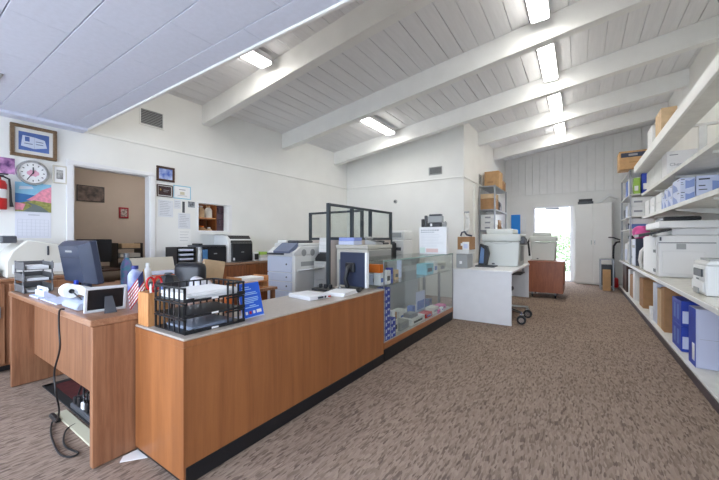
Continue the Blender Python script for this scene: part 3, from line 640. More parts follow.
# sign
sg = T('sign_holder', 'sign', 'bright blue leaflet in a clear stand on the counter beside the letter tray', (-1.72, 1.36, CZ))
th_ = math.radians(-14); sm = Matrix.Translation((-1.68, 1.335, CZ+.003)) @ Matrix.Rotation(math.radians(6), 4, 'Z') @ Matrix.Rotation(th_, 4, 'Y')
MB().box(-.002, .002, -.088, .088, 0, .215, xf=sm).box(-.09, .0, -.088, .088, 0, .003, xf=Matrix.Translation((-1.68, 1.335, CZ+.001))).build('stand', M_ice, sg)
sb = MB().box(.0021, .0032, -.086, .086, .005, .213, xf=sm).build('leaflet', M_signblue, sg)
m = MB()
for i, (z, a, b) in enumerate(((.185, -.06, .0), (.172, -.06, .015), (.15, -.065, .05), (.14, -.065, .06), (.118, -.065, .06), (.108, -.06, .062), (.098, -.065, .055), (.088, -.06, .02), (.07, -.02, .03), (.06, -.055, .055))): m.box(.0033, .0037, a, b, z, z+.005, xf=sm)
m.build('leaflet_text', mat('leaflet_white', (170,210,250), .5), sb)
m = MB()
for a, mi in ((-.06, 0), (-.03, 1), (.0, 0)): m.box(.0033, .0037, a, a+.018, .022, .04, mi=mi, xf=sm)
m.box(.0033, .0037, .03, .07, .022, .042, mi=0, xf=sm); m.build('leaflet_marks', [M_paper, M_red], sb)
# binder and papers
bn = T('ring_binder', 'binder', 'white binder lying flat on the counter with coloured spine marks', (-1.86, 2.08, CZ), None, math.radians(-8))
B(-2.02, -1.74, 1.95, 2.16, CZ+.001, CZ+.034, .003).build('cover', M_white, bn); MB().box(-1.738, -1.737, 2.03, 2.09, CZ+.008, CZ+.024).box(-1.738, -1.737, 2.1, 2.12, CZ+.008, CZ+.024).build('spine_mark', M_ink, bn); B(-1.738, -1.737, 2.14, 2.17, CZ+.008, CZ+.02).build('spine_mark', M_red, bn)
m = MB()
for i in range(5): m.box(-.1, .1, -.13, .13, i*.006, i*.006+.005, xf=Matrix.Translation((-1.765, 2.345, CZ+.001)) @ Matrix.Rotation(.1+.03*i, 4, 'Z'))
tag(m.build('paper_stack', M_paper), 'white papers on the counter between the binder and the navy monitor', 'papers')
# monitor on counter
lm = T('computer_monitor', 'monitor', 'navy backed flat monitor at the far end of the counter', (-1.85, 2.64, CZ), None, math.radians(-12)); ax, ay = -1.85, 2.64
B(ax-.1, ax+.1, ay-.11, ay+.07, CZ+.001, CZ+.018, .006).build('base', M_black, lm)
MB().tube([(ax, ay-.06, CZ+.018), (ax-.015, ay-.08, CZ+.1), (ax, ay-.06, CZ+.2), (ax, ay-.03, CZ+.22)], [.022, .02, .022, .03], 10).build('stand_arm', M_black, lm)
MB().box(ax-.06, ax+.06, ay-.045, ay-.012, CZ+.17, CZ+.26, .008).build('mount', M_black, lm)
B(ax-.17, ax+.2, ay-.012, ay+.02, CZ+.03, CZ+.36, .006).build('casing', M_navy, lm); B(ax+.185, ax+.208, ay-.014, ay+.024, CZ+.028, CZ+.362, .004).build('side_bezel', M_wplas, lm); B(ax-.15, ax+.18, ay+.02, ay+.022, CZ+.05, CZ+.35).build('screen', M_black, lm)
cm = T('card_terminal', 'card terminal', 'black keyboard and gadgets at the foot of the navy monitor', (-1.95, 2.44, CZ))
B(-2.13, -1.9, 2.36, 2.52, CZ+.001, CZ+.022, .004).build('keyboard', M_black, cm)
for i in range(3): B(-2.09+.06*i, -2.06+.06*i, 2.42, 2.45, CZ+.022, CZ+.06, .006).build('key_block', M_black, cm)
ms_ = MB().blob((-1.69, 2.51, CZ+.018), (.026, .04, .026), amp=.05); tag(ms_.build('computer_mouse', M_black), 'black mouse on the counter edge in front of the navy monitor', 'mouse')
tp = T('tape_dispenser', 'tape dispenser', 'small black desk gadget with a silver knob beside the mouse', (-1.86, 2.45, CZ))
B(-1.89, -1.83, 2.42, 2.46, CZ+.001, CZ+.03, .006).build('body', M_black, tp); MB().lathe([(.001, 0), (.018, 0), (.018, .02), (.001, .02)], (-1.85, 2.44, CZ+.03), 16).build('knob', M_chrome, tp)

# chair and clutter behind the counter
oc = T('office_chair', 'chair', 'black leather office chair behind the counter', (-2.86, 1.54, 0), None, math.radians(25)); cx, cy = -2.86, 1.54
bk = MB(); 
for i in range(1): bk.box(cx-.14, cx+.14, cy+.02, cy+.14, .5, 1.0, .06, seg=4)
bk.build('backrest', mat('black_leather', (28,28,34), .35, bump=.15, scale=25), oc); B(cx-.2, cx+.2, cy-.2, cy+.2, .40, .5, .04, seg=3).build('seat', MATS['black_leather'], oc)
MB().cyl((cx, cy, .09), (cx, cy, .4), .03).build('gas_post', M_black, oc)
for s in (-1, 1): MB().tube([(cx+.2*s, cy+.15, .45), (cx+.22*s, cy+.1, .62), (cx+.22*s, cy-.1, .64), (cx+.2*s, cy-.12, .45)], .022, 8).build('armrest', M_black, oc)
for i in range(5):
    a = i*2*PI/5; e = (cx+.26*math.cos(a), cy+.26*math.sin(a), .07); lg = MB().tube([(cx, cy, .1), e], [.03, .02], 8).build('leg', M_black, oc); MB().cyl((e[0], e[1]-.015, .03), (e[0], e[1]+.015, .03), .029).build('caster', M_rubber, lg)
wk = T('work_table', 'table', 'low oak table standing behind the counter', (-3.2, 2.4, 0))
B(-3.52, -2.92, 2.16, 2.66, .63, .66, .004).build('table_top', M_desktop, wk)
for xx in (-3.5, -2.98):
    for yy in (2.18, 2.6): B(xx, xx+.04, yy, yy+.04, .0, .63).build('leg', M_desk, wk)
# desk return with the box lid etc.
rt = T('desk_return', 'desk', 'oak desk return behind the bottles, carrying an open carton and papers', (-3.3, 1.85, 0))
B(-4.1, -3.2, 1.47, 2.1, .74, .77, .004).build('desk_top', M_desktop, rt)
for xx in (-4.08, -3.24): B(xx, xx+.03, 1.48, 2.08, .002, .74).build('side_panel', M_desk, rt)
op = T('open_carton', 'carton', 'shallow open carton with a raised beige lid, behind the blue bottle', (-3.53, 1.7, .771))
m = MB().box(-3.76, -3.3, 1.48, 1.49, .772, .85).box(-3.76, -3.3, 1.91, 1.92, .772, .85).box(-3.76, -3.75, 1.49, 1.91, .772, .85).box(-3.31, -3.3, 1.49, 1.91, .772, .85).box(-3.75, -3.31, 1.49, 1.91, .772, .78)
m.build('carton_body', M_card, op); MB().box(0, .008, -.23, .23, 0, .17, xf=Matrix.Translation((-3.76, 1.69, .852)) @ Matrix.Rotation(math.radians(-20), 4, 'Y')).build('lid', mat('beige_card', (200,194,178), .7), op)
m = MB(); rn = random.Random(9)
for i in range(8): m.box(-.18, .18, -.18, .18, i*.012, i*.012+.011, mi=(0, 1, 0, 2, 0, 1, 2, 1)[i], xf=Matrix.Translation((-3.53, 1.7, .781)) @ Matrix.Rotation(rn.uniform(-.03, .03), 4, 'Z'))
tag(m.build('paper_stack', [M_paper, M_ice, M_orange]), 'papers and an orange sheet filling the open carton', 'papers')
sp = T('conference_phone', 'phone', 'round black faceted desk gadget behind the letter tray', (-2.44, 1.2, DZ))
MB().lathe([(.001, 0), (.05, 0), (.05, .02), (.025, .03), (.025, .07), (.07, .085), (.075, .125), (.05, .165), (.001, .175)], (-2.44, 1.2, DZ+.001), 8).build('body', M_black, sp); MB().lathe([(.001, 0), (.03, .0), (.026, .01), (.001, .012)], (-2.44, 1.2, DZ+.176), 8).build('speaker', M_dgrey, sp)
MB().tube([(-2.5, 1.2, DZ+.1), (-2.62, 1.16, DZ+.09), (-2.72, 1.14, DZ+.03)], .024, 8).build('handset', M_black, sp)
pbg = MB().blob((-2.29, 1.35, DZ+.06), (.095, .1, .09), amp=.16, sub=4, seed=4)
tag(pbg.build('plastic_bag', M_plasticbag), 'crumpled clear plastic bag heaped behind the letter tray', 'plastic bag')
tb = T('wooden_tray', 'tray', 'small wooden tray rack on the low table behind the blue leaflet', (-3.05, 2.35, .66))
for z in (.662, .735): B(-3.2, -2.95, 2.18, 2.55, z, z+.012).build('tier', M_oakbox, tb)
for yy in (2.18, 2.538): B(-3.2, -2.95, yy, yy+.012, .675, .80).build('side_panel', M_oakbox, tb)
tag(MB().box(-3.18, -2.97, 2.2, 2.5, .7475, .79, .004).build('paper_stack', M_paper), 'white papers on the small wooden tray rack', 'papers')
fo = T('folder_box', 'carton', 'tan cardboard sleeve leaning behind the letter tray', (-3.25, 1.98, .77))
MB().box(-.02, .02, -.12, .12, 0, .19, .003, xf=Matrix.Translation((-3.24, 2.03, .772)) @ Matrix.Rotation(math.radians(-10), 4, 'X') @ Matrix.Translation((0, 0, .024))).build('sleeve', M_card2, fo)
m = MB()
bottle('sauce_bottle', 'bottle', 'small orange bottle seen between the slats of the letter tray', -1.95, 1.34, CZ+.001, .03, .15, M_orange, M_wplas)
bottle('sauce_bottle', 'bottle', 'small red bottle beside the blue leaflet behind the slats', -1.9, 1.42, CZ+.001, .028, .13, M_red, M_wplas)

# ------------------------------------------------------------------ credenza and machines on it
cr = T('credenza', 'cabinet', 'long walnut credenza along the left wall under the two black printers', (-4.68, 3.2, 0))
B(-4.92, -4.43, 2.33, 3.93, .815, .845, .004).build('credenza_top', mat('credenza_edge', (150,116,90), .4), cr); B(-4.92, -4.46, 2.35, 3.91, .06, .815).build('body', M_cred, cr); B(-4.9, -4.5, 2.37, 3.89, .003, .06).build('plinth', M_kick, cr)
for i in range(3):
    d = B(-4.459, -4.44, 2.37+i*.515, 2.87+i*.515, .08, .80, .003).build('door', M_cred, cr); B(-4.44, -4.425, 2.8+i*.515, 2.81+i*.515, .5, .6).build('handle', M_brass, d)
B(-4.9, -4.5, 3.912, 3.925, .06, .8).build('end_panel', M_kick, cr)
og = T('desk_organiser', 'desk organiser', 'black sorter with grey trays on the credenza beside the doorway', (-4.7, 2.4, .846))
m = MB().box(-4.86, -4.56, 2.17+.18, 2.19+.18, .846, 1.1).box(-4.86, -4.56, 2.6, 2.62, .846, 1.1).box(-4.86, -4.85, 2.37, 2.6, .846, 1.1); 
m.build('case', M_black, og)
for i in range(4): B(-4.85, -4.54, 2.371, 2.599, .85+i*.062, .858+i*.062).build('tray', M_dgrey, og); B(-4.84, -4.55, 2.39, 2.58, .859+i*.062, .885+i*.062, .003).build('tray_papers', M_paleblue, og)
m = MB()
bp = T('laser_printer', 'printer', 'low black and white printer on the credenza next to the sorter', (-4.7, 2.87, .846))
B(-4.9, -4.56, 2.66, 3.1, .847, 1.1, .012).build('body', M_wplas, bp); B(-4.559, -4.53, 2.7, 3.09, .86, 1.1, .008).build('front_cover', M_black, bp); B(-4.529, -4.526, 2.7, 2.78, .9, 1.06).build('blue_label', mat('label_blue', (70,120,170), .5), bp); B(-4.88, -4.54, 2.67, 3.09, 1.101, 1.125, .006).build('top_cover', M_dgrey, bp); B(-4.529, -4.526, 2.88, 2.93, .99, 1.005).build('maker_mark', M_grey, bp); B(-4.7, -4.52, 2.64, 2.7, 1.126, 1.15, .004).build('control_panel', M_black, bp)
tp_ = T('laser_printer', 'printer', 'tall black fronted printer on the credenza under the pass-through', (-4.7, 3.35, .846))
MB().prism([(-4.92, .847), (-4.54, .847), (-4.54, 1.2), (-4.62, 1.27), (-4.92, 1.29)], 'y', 3.12, 3.57, bev=.01).build('body', M_wplas, tp_)
B(-4.539, -4.505, 3.17, 3.56, .86, 1.15, .008).build('front_cover', M_black, tp_); MB().prism([(-4.539, 1.152), (-4.51, 1.152), (-4.6, 1.272), (-4.63, 1.272)], 'y', 3.17, 3.56).build('output_slot', M_black, tp_); B(-4.504, -4.501, 3.34, 3.39, 1.0, 1.015).build('maker_mark', M_grey, tp_); B(-4.504, -4.501, 3.19, 3.22, .88, .92).build('label', M_paper, tp_)
MB().box(-4.92, -4.7, 2.9, 3.3, 1.29, 1.292).build('lid', M_wplas, tp_)
lb = T('label_printer', 'label printer', 'small white and black label printer right of the tall printer', (-4.65, 3.65, .846))
B(-4.75, -4.53, 3.6, 3.71, .847, 1.0, .01).build('body', M_wplas, lb); B(-4.529, -4.52, 3.615, 3.695, .87, .97, .004).build('front', M_black, lb)
for i, (mt_, lb_) in enumerate(((M_paper, 'white flat pack at the bottom of the stack at the credenza end'), (M_beige, 'cream flat pack in the middle of the stack at the credenza end'), (M_green, 'green banded pack on top of the stack at the credenza end'))):
    tag(B(-4.8+.01*i, -4.5-.01*i, 3.73, 3.92, .847+i*.05, .895+i*.05, .004).build('paper_pack', mt_), lb_, 'paper pack', 'paper packs at the credenza end')

# ------------------------------------------------------------------ floor copier (white)
cp = T('photocopier', 'photocopier', 'white floor standing photocopier with pale blue drawers behind the counter', (-3.88, 3.9, 0))
a0, a1, b0, b1 = -4.2, -3.6, 3.6, 4.25
B(a0, a1, b0+.02, b1, .05, .96, .01).build('body', M_wplas, cp)
B(a0+.02, a1-.02, b0+.05, b1-.03, .002, .05).build('plinth', M_dgrey, cp)
for i, (z0, z1) in enumerate(((.70, .95), (.56, .695), (.42, .555), (.08, .415))):
    d = B(a0+.006, a1-.05, b0, b0+.019, z0, z1-.006, .006).build('paper_drawer', M_paleblue, cp)
    if i < 3: MB().lathe([(.001, -.006), (.012, -.006), (.014, 0)], (a0+.44, b0, (z0+z1)/2), 12, axis='y').build('drawer_latch', M_dgrey, d)
MB().prism([(b0-.01, .962), (b1-.02, .962), (b1-.02, 1.1), (b0+.15, 1.1), (b0-.01, 1.0)], 'x', a0+.0, a1, bev=.01).build('print_engine', M_wplas, cp)
MB().prism([(b0-.06, 1.0), (b0+.08, 1.05), (b0+.16, 1.14), (b0+.12, 1.155), (b0-.07, 1.03)], 'x', a0+.22, a1-.04).build('control_panel', M_bluegrey, cp)
B(a0+.02, a1-.02, b0+.13, b1-.02, 1.101, 1.15, .012).build('document_lid', M_wplas, cp)
B(a0+.25, a1-.1, b0+.2, b1-.1, 1.151, 1.195, .015).build('document_feeder', M_dgrey, cp); B(a0+.04, a0+.24, b0+.18, b1-.1, 1.151, 1.2, .015).build('feeder_tray', M_wplas, cp)
for yy in (3.82, 4.02): MB().lathe([(.001, .002), (.05, .002), (.055, 0)], (a1, yy, 1.0), 18, axis='x').build('vent_grille', M_grey, cp)
B(a0+.02, a0+.4, b0-.02, b0-.011, .97, 1.0).build('output_tray', M_dgrey, cp)
MB().prism([(-3.598, .72), (-3.3, .77), (-3.3, .785), (-3.598, .74)], 'y', 3.68, 3.95).build('bypass_tray', M_wplas, cp); B(a1+.001, a1+.004, 3.75, 4.05, .79, .86).build('side_slot', M_grey, cp)
# items right of the copier
fc = T('filing_cabinet', 'cabinet', 'grey cabinet between the white photocopier and the partition post', (-3.42, 4.15, 0))
B(-3.56, -3.28, 4.0, 4.34, .004, .86, .006).build('body', mat('cabinet_grey', (176,176,174), .5), fc)
for i in range(3): d = B(-3.54, -3.3, 3.985, 3.999, .04+i*.27, .29+i*.27, .004).build('drawer', MATS['cabinet_grey'], fc); B(-3.46, -3.38, 3.97, 3.984, .2+i*.27, .215+i*.27).build('handle', M_steel, d)
gb_ = T('fax_machine', 'fax machine', 'black desk machine on the grey cabinet beside the partition post', (-3.42, 4.15, .861))
MB().prism([(4.02, .862), (4.3, .862), (4.3, .98), (4.1, .98), (4.02, .91)], 'x', -3.55, -3.3, bev=.006).build('body', M_black, gb_); B(-3.54, -3.32, 4.12, 4.28, .981, 1.0, .004).build('lid', M_dgrey, gb_)
for i in range(4): tag(B(-3.55+.006*i, -3.36, 4.11, 4.3, 1.001+i*.06, 1.058+i*.06, .004).build('paper_ream', [M_paper, M_wplas][i % 2]), 'white paper ream on the black desk machine, %s in the stack of four' % ['lowest', 'second from bottom', 'third from bottom', 'topmost'][i], 'paper ream', 'paper reams on the black machine')

# ------------------------------------------------------------------ glass partitions
PX = -2.83; zt = 1.7; fm = mat('partition_frame', (58,66,72), .4)
gp = T('glass_partition', 'partition', 'dark framed three pane glass screen running back from the tall post', (PX, 4.4, 0))
for yy in (3.48, 4.03, 4.55, 5.24): B(PX-.025, PX+.025, yy-.022, yy+.022, 0.003, zt, .004).build('post', fm, gp)
for (y0, y1) in ((3.502, 4.008), (4.052, 4.528), (4.572, 5.218)):
    B(PX-.02, PX+.02, y0, y1, zt-.035, zt, .003).build('top_rail', fm, gp); B(PX-.02, PX+.02, y0, y1, 1.2, 1.24, .003).build('middle_rail', fm, gp)
    B(PX-.004, PX+.004, y0, y1, 1.24, zt-.035).build('pane', M_glass, gp); B(PX-.012, PX+.012, y0, y1, .08, 1.2).build('lower_panel', mat('partition_panel', (206,196,188), .7), gp)
gq = T('glass_partition', 'partition', 'dark framed glass screen set crosswise behind the white photocopier', (-3.4, 4.41, 0))
for xx in (-4.0, -2.9): B(xx-.025, xx+.025, 4.39, 4.43, .003, 1.685, .004).build('post', fm, gq)
B(-3.975, -2.925, 4.395, 4.425, 1.65, 1.685, .003).build('top_rail', fm, gq); B(-3.975, -2.925, 4.395, 4.425, 1.2, 1.24, .003).build('middle_rail', fm, gq); B(-3.975, -2.925, 4.407, 4.413, 1.24, 1.65).build('pane', M_glass, gq); B(-3.975, -2.925, 4.4, 4.42, .08, 1.2).build('lower_panel', MATS['partition_panel'], gq)
# beige copier in front of the partition
c2 = T('photocopier', 'photocopier', 'beige boxy copier behind the navy monitor', (-2.5, 3.95, 0))
B(-2.79, -2.28, 3.6, 4.25, .03, 1.08, .01).build('body', mat('copier_beige', (190,187,178), .5), c2); B(-2.277, -2.272, 3.63, 4.22, .1, 1.06, .003).build('side_panel', mat('copier_grey', (150,149,144), .5), c2); B(-2.8, -2.27, 3.59, 4.26, 1.081, 1.135, .01).build('lid', MATS['copier_beige'], c2); B(-2.76, -2.3, 3.65, 4.2, .002, .03).build('plinth', M_dgrey, c2)
for z in (.55, .8): B(-2.77, -2.3, 3.585, 3.6, z, z+.22, .004).build('paper_drawer', MATS['copier_beige'], c2)
for i in range(2): tag(B(-2.77, -2.51, 3.62+.01*i, 3.82, 1.136+i*.05, 1.184+i*.05, .005).build('paper_ream', [M_ice, mat('ream_wrap', (150,166,226), .5)][i]), ['pale ream under the blue wrapped ream on the beige copier', 'blue wrapped paper ream on top of the beige copier'][i], 'paper ream')
tl = T('desk_phone', 'phone', 'grey desk telephone with its handset up on the beige copier', (-2.4, 3.95, 1.136))
MB().prism([(-2.48, 1.137), (-2.29, 1.137), (-2.29, 1.16), (-2.48, 1.21)], 'y', 3.84, 4.02, bev=.004).build('base', M_grey, tl); MB().box(-.025, .025, -.09, .09, 0, .03, .012, xf=Matrix.Translation((-2.47, 3.93, 1.215)) @ Matrix.Rotation(math.radians(14), 4, 'Y')).build('handset', M_grey, tl); MB().box(-.05, .05, -.05, .05, 0, .004, xf=Matrix.Translation((-2.36, 3.93, 1.182)) @ Matrix.Rotation(math.radians(14.7), 4, 'Y')).build('keypad', M_dgrey, tl)
tag(MB().box(-2.52, -2.3, 4.06, 4.22, 1.137, 1.165, .01).box(-2.46, -2.36, 4.08, 4.2, 1.165, 1.19, .01).build('stapler', M_black), 'black desk gadget behind the telephone on the beige copier', 'gadget')
t3 = T('work_table', 'table', 'grey table behind the glass case carrying two small printers', (-2.6, 5.5, 0))
B(-3.25, -2.2, 5.3, 6.1, .72, .75, .004).build('table_top', M_grey, t3)
for xx in (-3.22, -2.25):
    for yy in (5.32, 6.04): B(xx, xx+.04, yy, yy+.04, .0, .72).build('leg', M_steel, t3)
p3 = T('laser_printer', 'printer', 'small black printer on the grey table behind the glass case', (-2.95, 5.5, .751))
B(-3.2, -2.87, 5.32, 5.55, .752, 1.15, .012).build('body', M_black, p3); B(-3.17, -2.9, 5.31, 5.319, .95, 1.1, .004).build('front_panel', M_navy, p3); B(-3.18, -2.89, 5.34, 5.53, 1.151, 1.17, .006).build('lid', M_dgrey, p3)
p4 = T('laser_printer', 'printer', 'pale grey printer behind the black one near the end of the glass screen', (-2.9, 5.8, .751))
B(-3.1, -2.75, 5.6, 6.0, .752, 1.2, .015).build('body', M_wplas, p4); B(-3.1, -2.74, 5.62, 5.98, 1.201, 1.38, .02).build('scanner', M_wplas, p4); B(-3.05, -2.8, 5.59, 5.599, 1.0, 1.06, .003).build('output_slot', M_dgrey, p4); B(-3.05, -2.8, 5.605, 5.619, 1.25, 1.34, .004).build('control_panel', M_grey, p4)

# ------------------------------------------------------------------ glass display case
dc = T('display_case', 'display case', 'glass display case with a wood base continuing the counter', (-1.87, 3.89, 0))
gx0, gx1, gy0, gy1 = -2.16, -1.6, 2.83, 4.95
B(gx0, gx1, gy0, gy1, .12, .185, .004).build('base_board', M_case, dc); B(gx0+.03, gx1+.004, gy0+.0, gy1-.06, .003, .12).build('kickboard', M_kick, dc)
B(gx0+.004, gx1-.004, gy0+.004, gy1-.004, .1855, .188).build('floor_liner', mat('case_floor', (186,182,176), .4), dc)
def pane(nm, *q): B(*q).build(nm, M_glass, dc)
pane('front_glass', gx1-.008, gx1-.002, gy0+.012, gy1-.012, .19, .985); pane('near_glass', gx0, gx1-.01, gy0+.002, gy0+.008, .19, .985); pane('far_glass', gx0, gx1-.01, gy1-.008, gy1-.002, .19, .985)
B(gx0, gx1, gy0, gy1, .987, .995).build('top_glass', glassmat('top_glass', (244,249,247)), dc)
pane('glass_shelf', gx0+.04, gx1-.03, gy0+.02, gy1-.02, .735, .741)
for (x, y) in ((gx1-.012, gy0), (gx1-.012, gy1-.012), (gx0, gy0), (gx0, gy1-.012)): B(x, x+.012, y, y+.012, .188, .987, .002).build('corner_post', M_steel, dc)
B(gx1-.012, gx1+.001, gy0, gy1, .985, .998, .002).build('top_edge', M_glassedge, dc); B(gx0, gx0+.012, gy0, gy1, .975, .986, .002).build('back_edge', M_steel, dc)
B(gx0+.001, gx0+.004, 3.9, gy1-.03, .19, .975).build('sliding_back', mat('case_back', (176,178,182), .5), dc)
# contents
cnt = 0
for (nm, x0, x1, y0, y1, z0, z1, mt_, lb_) in (
    ('ink_box', -1.74, -1.66, 2.86, 2.93, .743, 0.865, M_paper, 'white ink box at the near end of the glass shelf, under the orange box'),
    ('ink_box', -1.84, -1.755, 2.86, 2.93, .743, 0.85, M_ice, 'pale ink box beside the near white one on the glass shelf'),
    ('ink_box', -1.73, -1.65, 2.97, 3.06, .743, 0.885, M_paper, 'white ink box just behind the orange box on the glass shelf'),
    ('ink_box', -1.72, -1.66, 3.07, 3.13, .743, 0.905, M_blue, 'blue ink box on the glass shelf behind the orange box'),
    ('picture_card', -1.86, -1.80, 3.6, 3.62, .743, 0.975, M_ice, 'pale blue card standing on the glass shelf mid way along the case'),
    ('toner_box', -1.80, -1.66, 4.05, 4.3, .743, 0.885, mat('aqua_card', (130,196,214), .6), 'aqua box on the glass shelf toward the far end of the case'),
    ('toner_box', -1.80, -1.66, 4.32, 4.46, .743, 0.905, M_wplas, 'white box beside the aqua box on the glass shelf'),
    ('toner_box', -1.8, -1.68, 4.6, 4.85, .743, 0.875, M_beige, 'cream box at the far end of the glass shelf'),
    ('toner_box', -1.74, -1.66, 3.115, 3.18, .19, .44, M_paper, 'tall white box with a black mark beside the blue box column in the case'),
    ('calculator_box', -1.95, -1.78, 3.2, 3.45, .19, .36, M_card3, 'brown carton at the back of the case floor'),
    ('calculator_box', -1.78, -1.65, 3.28, 3.5, .19, .28, M_grey, 'grey boxed calculator on the case floor'),
    ('printer_pack', -1.8, -1.64, 3.56, 3.95, .19, .26, M_wplas, 'white flat pack on the case floor mid way along'),
    ('printer_pack', -1.76, -1.64, 4.0, 4.2, .19, .25, M_red, 'red and white pack on the case floor'),
    ('printer_pack', -1.78, -1.66, 4.3, 4.5, .19, .27, M_beige, 'cream pack on the case floor toward the far end'),
    ('printer_pack', -1.78, -1.66, 4.6, 4.8, .19, .25, M_pink, 'pink pack at the far end of the case floor'),
    ('printer_pack', -1.95, -1.82, 3.6, 3.8, .19, .33, M_wplas, 'white pack standing behind the flat ones on the case floor'),
    ('printer_pack', -1.78, -1.67, 3.62, 3.8, .262, .31, M_greyink, 'grey pack lying on the white flat pack mid way along the case'),
    ('calculator_box', -1.74, -1.67, 3.19, 3.26, .19, .33, M_beige, 'cream upright pack beside the tall white box in the case'),
    ('ink_box', -1.92, -1.84, 4.02, 4.1, .19, .32, M_lblue, 'light blue upright pack at the back of the case floor'),
    ('ink_box', -1.92, -1.84, 4.6, 4.7, .19, .33, M_teal, 'teal upright pack at the far back of the case floor'),
    ('ink_box', -1.63, -1.612, 4.36, 4.44, .19, .24, M_pink, 'small pink pack by the front glass of the case'),
    ('ink_box', -1.66, -1.62, 4.52, 4.58, .19, .25, M_paper, 'small white pack by the front glass of the case'),
    ('ink_box', -1.86, -1.76, 3.2, 3.32, .743, 0.815, M_dgrey, 'dark pack lying on the glass shelf toward the near end'),
    ('ink_box', -1.84, -1.76, 3.36, 3.46, .743, 0.855, M_card2, 'tan pack on the glass shelf beside the dark one'),
    ('notice_card', -1.9, -1.89, 4.25, 4.55, .3, .58, M_ice, 'blue and white printed card standing upright near the far end of the case')):
    o = B(x0, x1, y0, y1, z0, z1, .003).build(nm, mt_); tag(o, lb_, 'card' if 'card' in nm else 'box')
    if nm == 'notice_card':
        o.location.z = .19; B(-1.889, -1.888, 4.28, 4.52, .33, .45).build('card_print', M_lblue, o, at=ORG[o.name])
    elif nm in ('ink_box', 'toner_box', 'calculator_box', 'printer_pack'): B(x1+.0005, x1+.001, y0+(y1-y0)*.15, y1-(y1-y0)*.2, z0+(z1-z0)*.25, z0+(z1-z0)*.6).build('printed_label', [M_lblue, M_greyink, M_dgrey][cnt % 3], o, at=ORG[o.name])
    cnt += 1
tag(B(-1.83, -1.67, 2.862, 2.95, .868, .95, .003).build('ink_box', M_orange), 'orange box on top of the white ink boxes at the near end of the case', 'box')
# the columns of blue toner boxes at the near end
def tonercol(y, x, n, z0, hh, lab, grp):
    first = None
    for i in range(n):
        names = ['lowest', 'second from the bottom', 'third from the bottom', 'fourth from the bottom', 'fifth from the bottom', 'sixth from the bottom', 'seventh from the bottom', 'topmost']
        lb_ = '%s, %s' % (lab, names[i] if i < n-1 else 'topmost')
        if first is None:
            first = T('toner_box', 'box', lb_, (x, y, z0), grp)
            B(x-.1, x, y, y+.105, z0+.0005, z0+hh-.001, .002).build('carton_body', M_blue, first)
            B(x-.099, x-.001, y-.0008, y, z0+.003, z0+hh-.004).build('end_label', M_ice, first)
            MB().box(x, x+.0008, y+.012, y+.035, z0+.012, z0+hh-.02).box(x, x+.0008, y+.05, y+.09, z0+hh*.5, z0+hh-.012).build('printed_mark', M_ice, first)
            MB().box(x-.06, x-.03, y-.0014, y-.0008, z0+.02, z0+.032).build('end_mark', M_blue, first)
        else: dup(first, (x, y, z0+i*hh), 0, lb_, grp)
tonercol(2.875, -1.613, 8, .19, .066, 'blue and white box in the tall column in the case', 'blue boxes in the near column')
tonercol(3.0, -1.615, 3, .19, .066, 'blue and white box in the short column in the case', 'blue boxes in the short column')

# on top of the case
wb = T('white_carton', 'box', 'large white printed box standing on the far end of the display case', (-1.79, 4.65, .996))
B(-1.99, -1.575, 4.58, 4.66, .997, 1.39, .003).build('carton_body', M_white, wb)
m = MB(); rn = random.Random(2)
for i in range(9): m.box(-1.96, -1.62-rn.uniform(0, .1), 4.5785, 4.58, 1.1+i*.022, 1.104+i*.022)
m.build('text_lines', mat('faint_print', (208,208,212), .8), wb)
m = MB()
for i in range(2):
    for j in range(6+2*(1-i)): m.box(-1.96+j*.035, -1.94+j*.035+rn.uniform(-.006, .006), 4.578, 4.58, 1.335-i*.03, 1.35-i*.03)
m.build('heading_print', M_greyink, wb)
MB().box(-1.88, -1.7, 4.578, 4.58, 1.02, 1.075).build('pink_label', mat('label_pink', (226,196,192), .7), wb); MB().box(-1.98, -1.9, 4.578, 4.58, 1.01, 1.09).build('green_label', mat('label_mint', (206,224,216), .7), wb)
cc = T('compact_printer', 'printer', 'small black and grey machine on top of the white printed box', (-1.75, 4.62, 1.391))
B(-1.86, -1.66, 4.585, 4.655, 1.391, 1.45, .006).build('base', M_black, cc); B(-1.86, -1.64, 4.585, 4.655, 1.452, 1.55, .01).build('body', M_grey, cc); B(-1.84, -1.66, 4.583, 4.655, 1.551, 1.575, .006).build('lid', M_dgrey, cc)
B(-1.82, -1.79, 4.582, 4.585, 1.40, 1.44).build('label', M_paper, cc)
for i, (x, h_) in enumerate(((-1.95, .12), (-1.9, .17))): tag(B(x-.018, x+.018, 4.6, 4.65, 1.391, 1.391+h_, .006).build('ink_bottle', [M_black, M_dgrey][i]), ['short black ink bottle at the left end of the white box top', 'taller dark ink bottle beside the small grey machine'][i], 'bottle')
tag(MB().blob((-1.615, 4.62, 1.42), (.03, .03, .05), amp=.1).build('cable_bundle', M_grey), 'grey bundle at the right end of the white box top', 'cable')

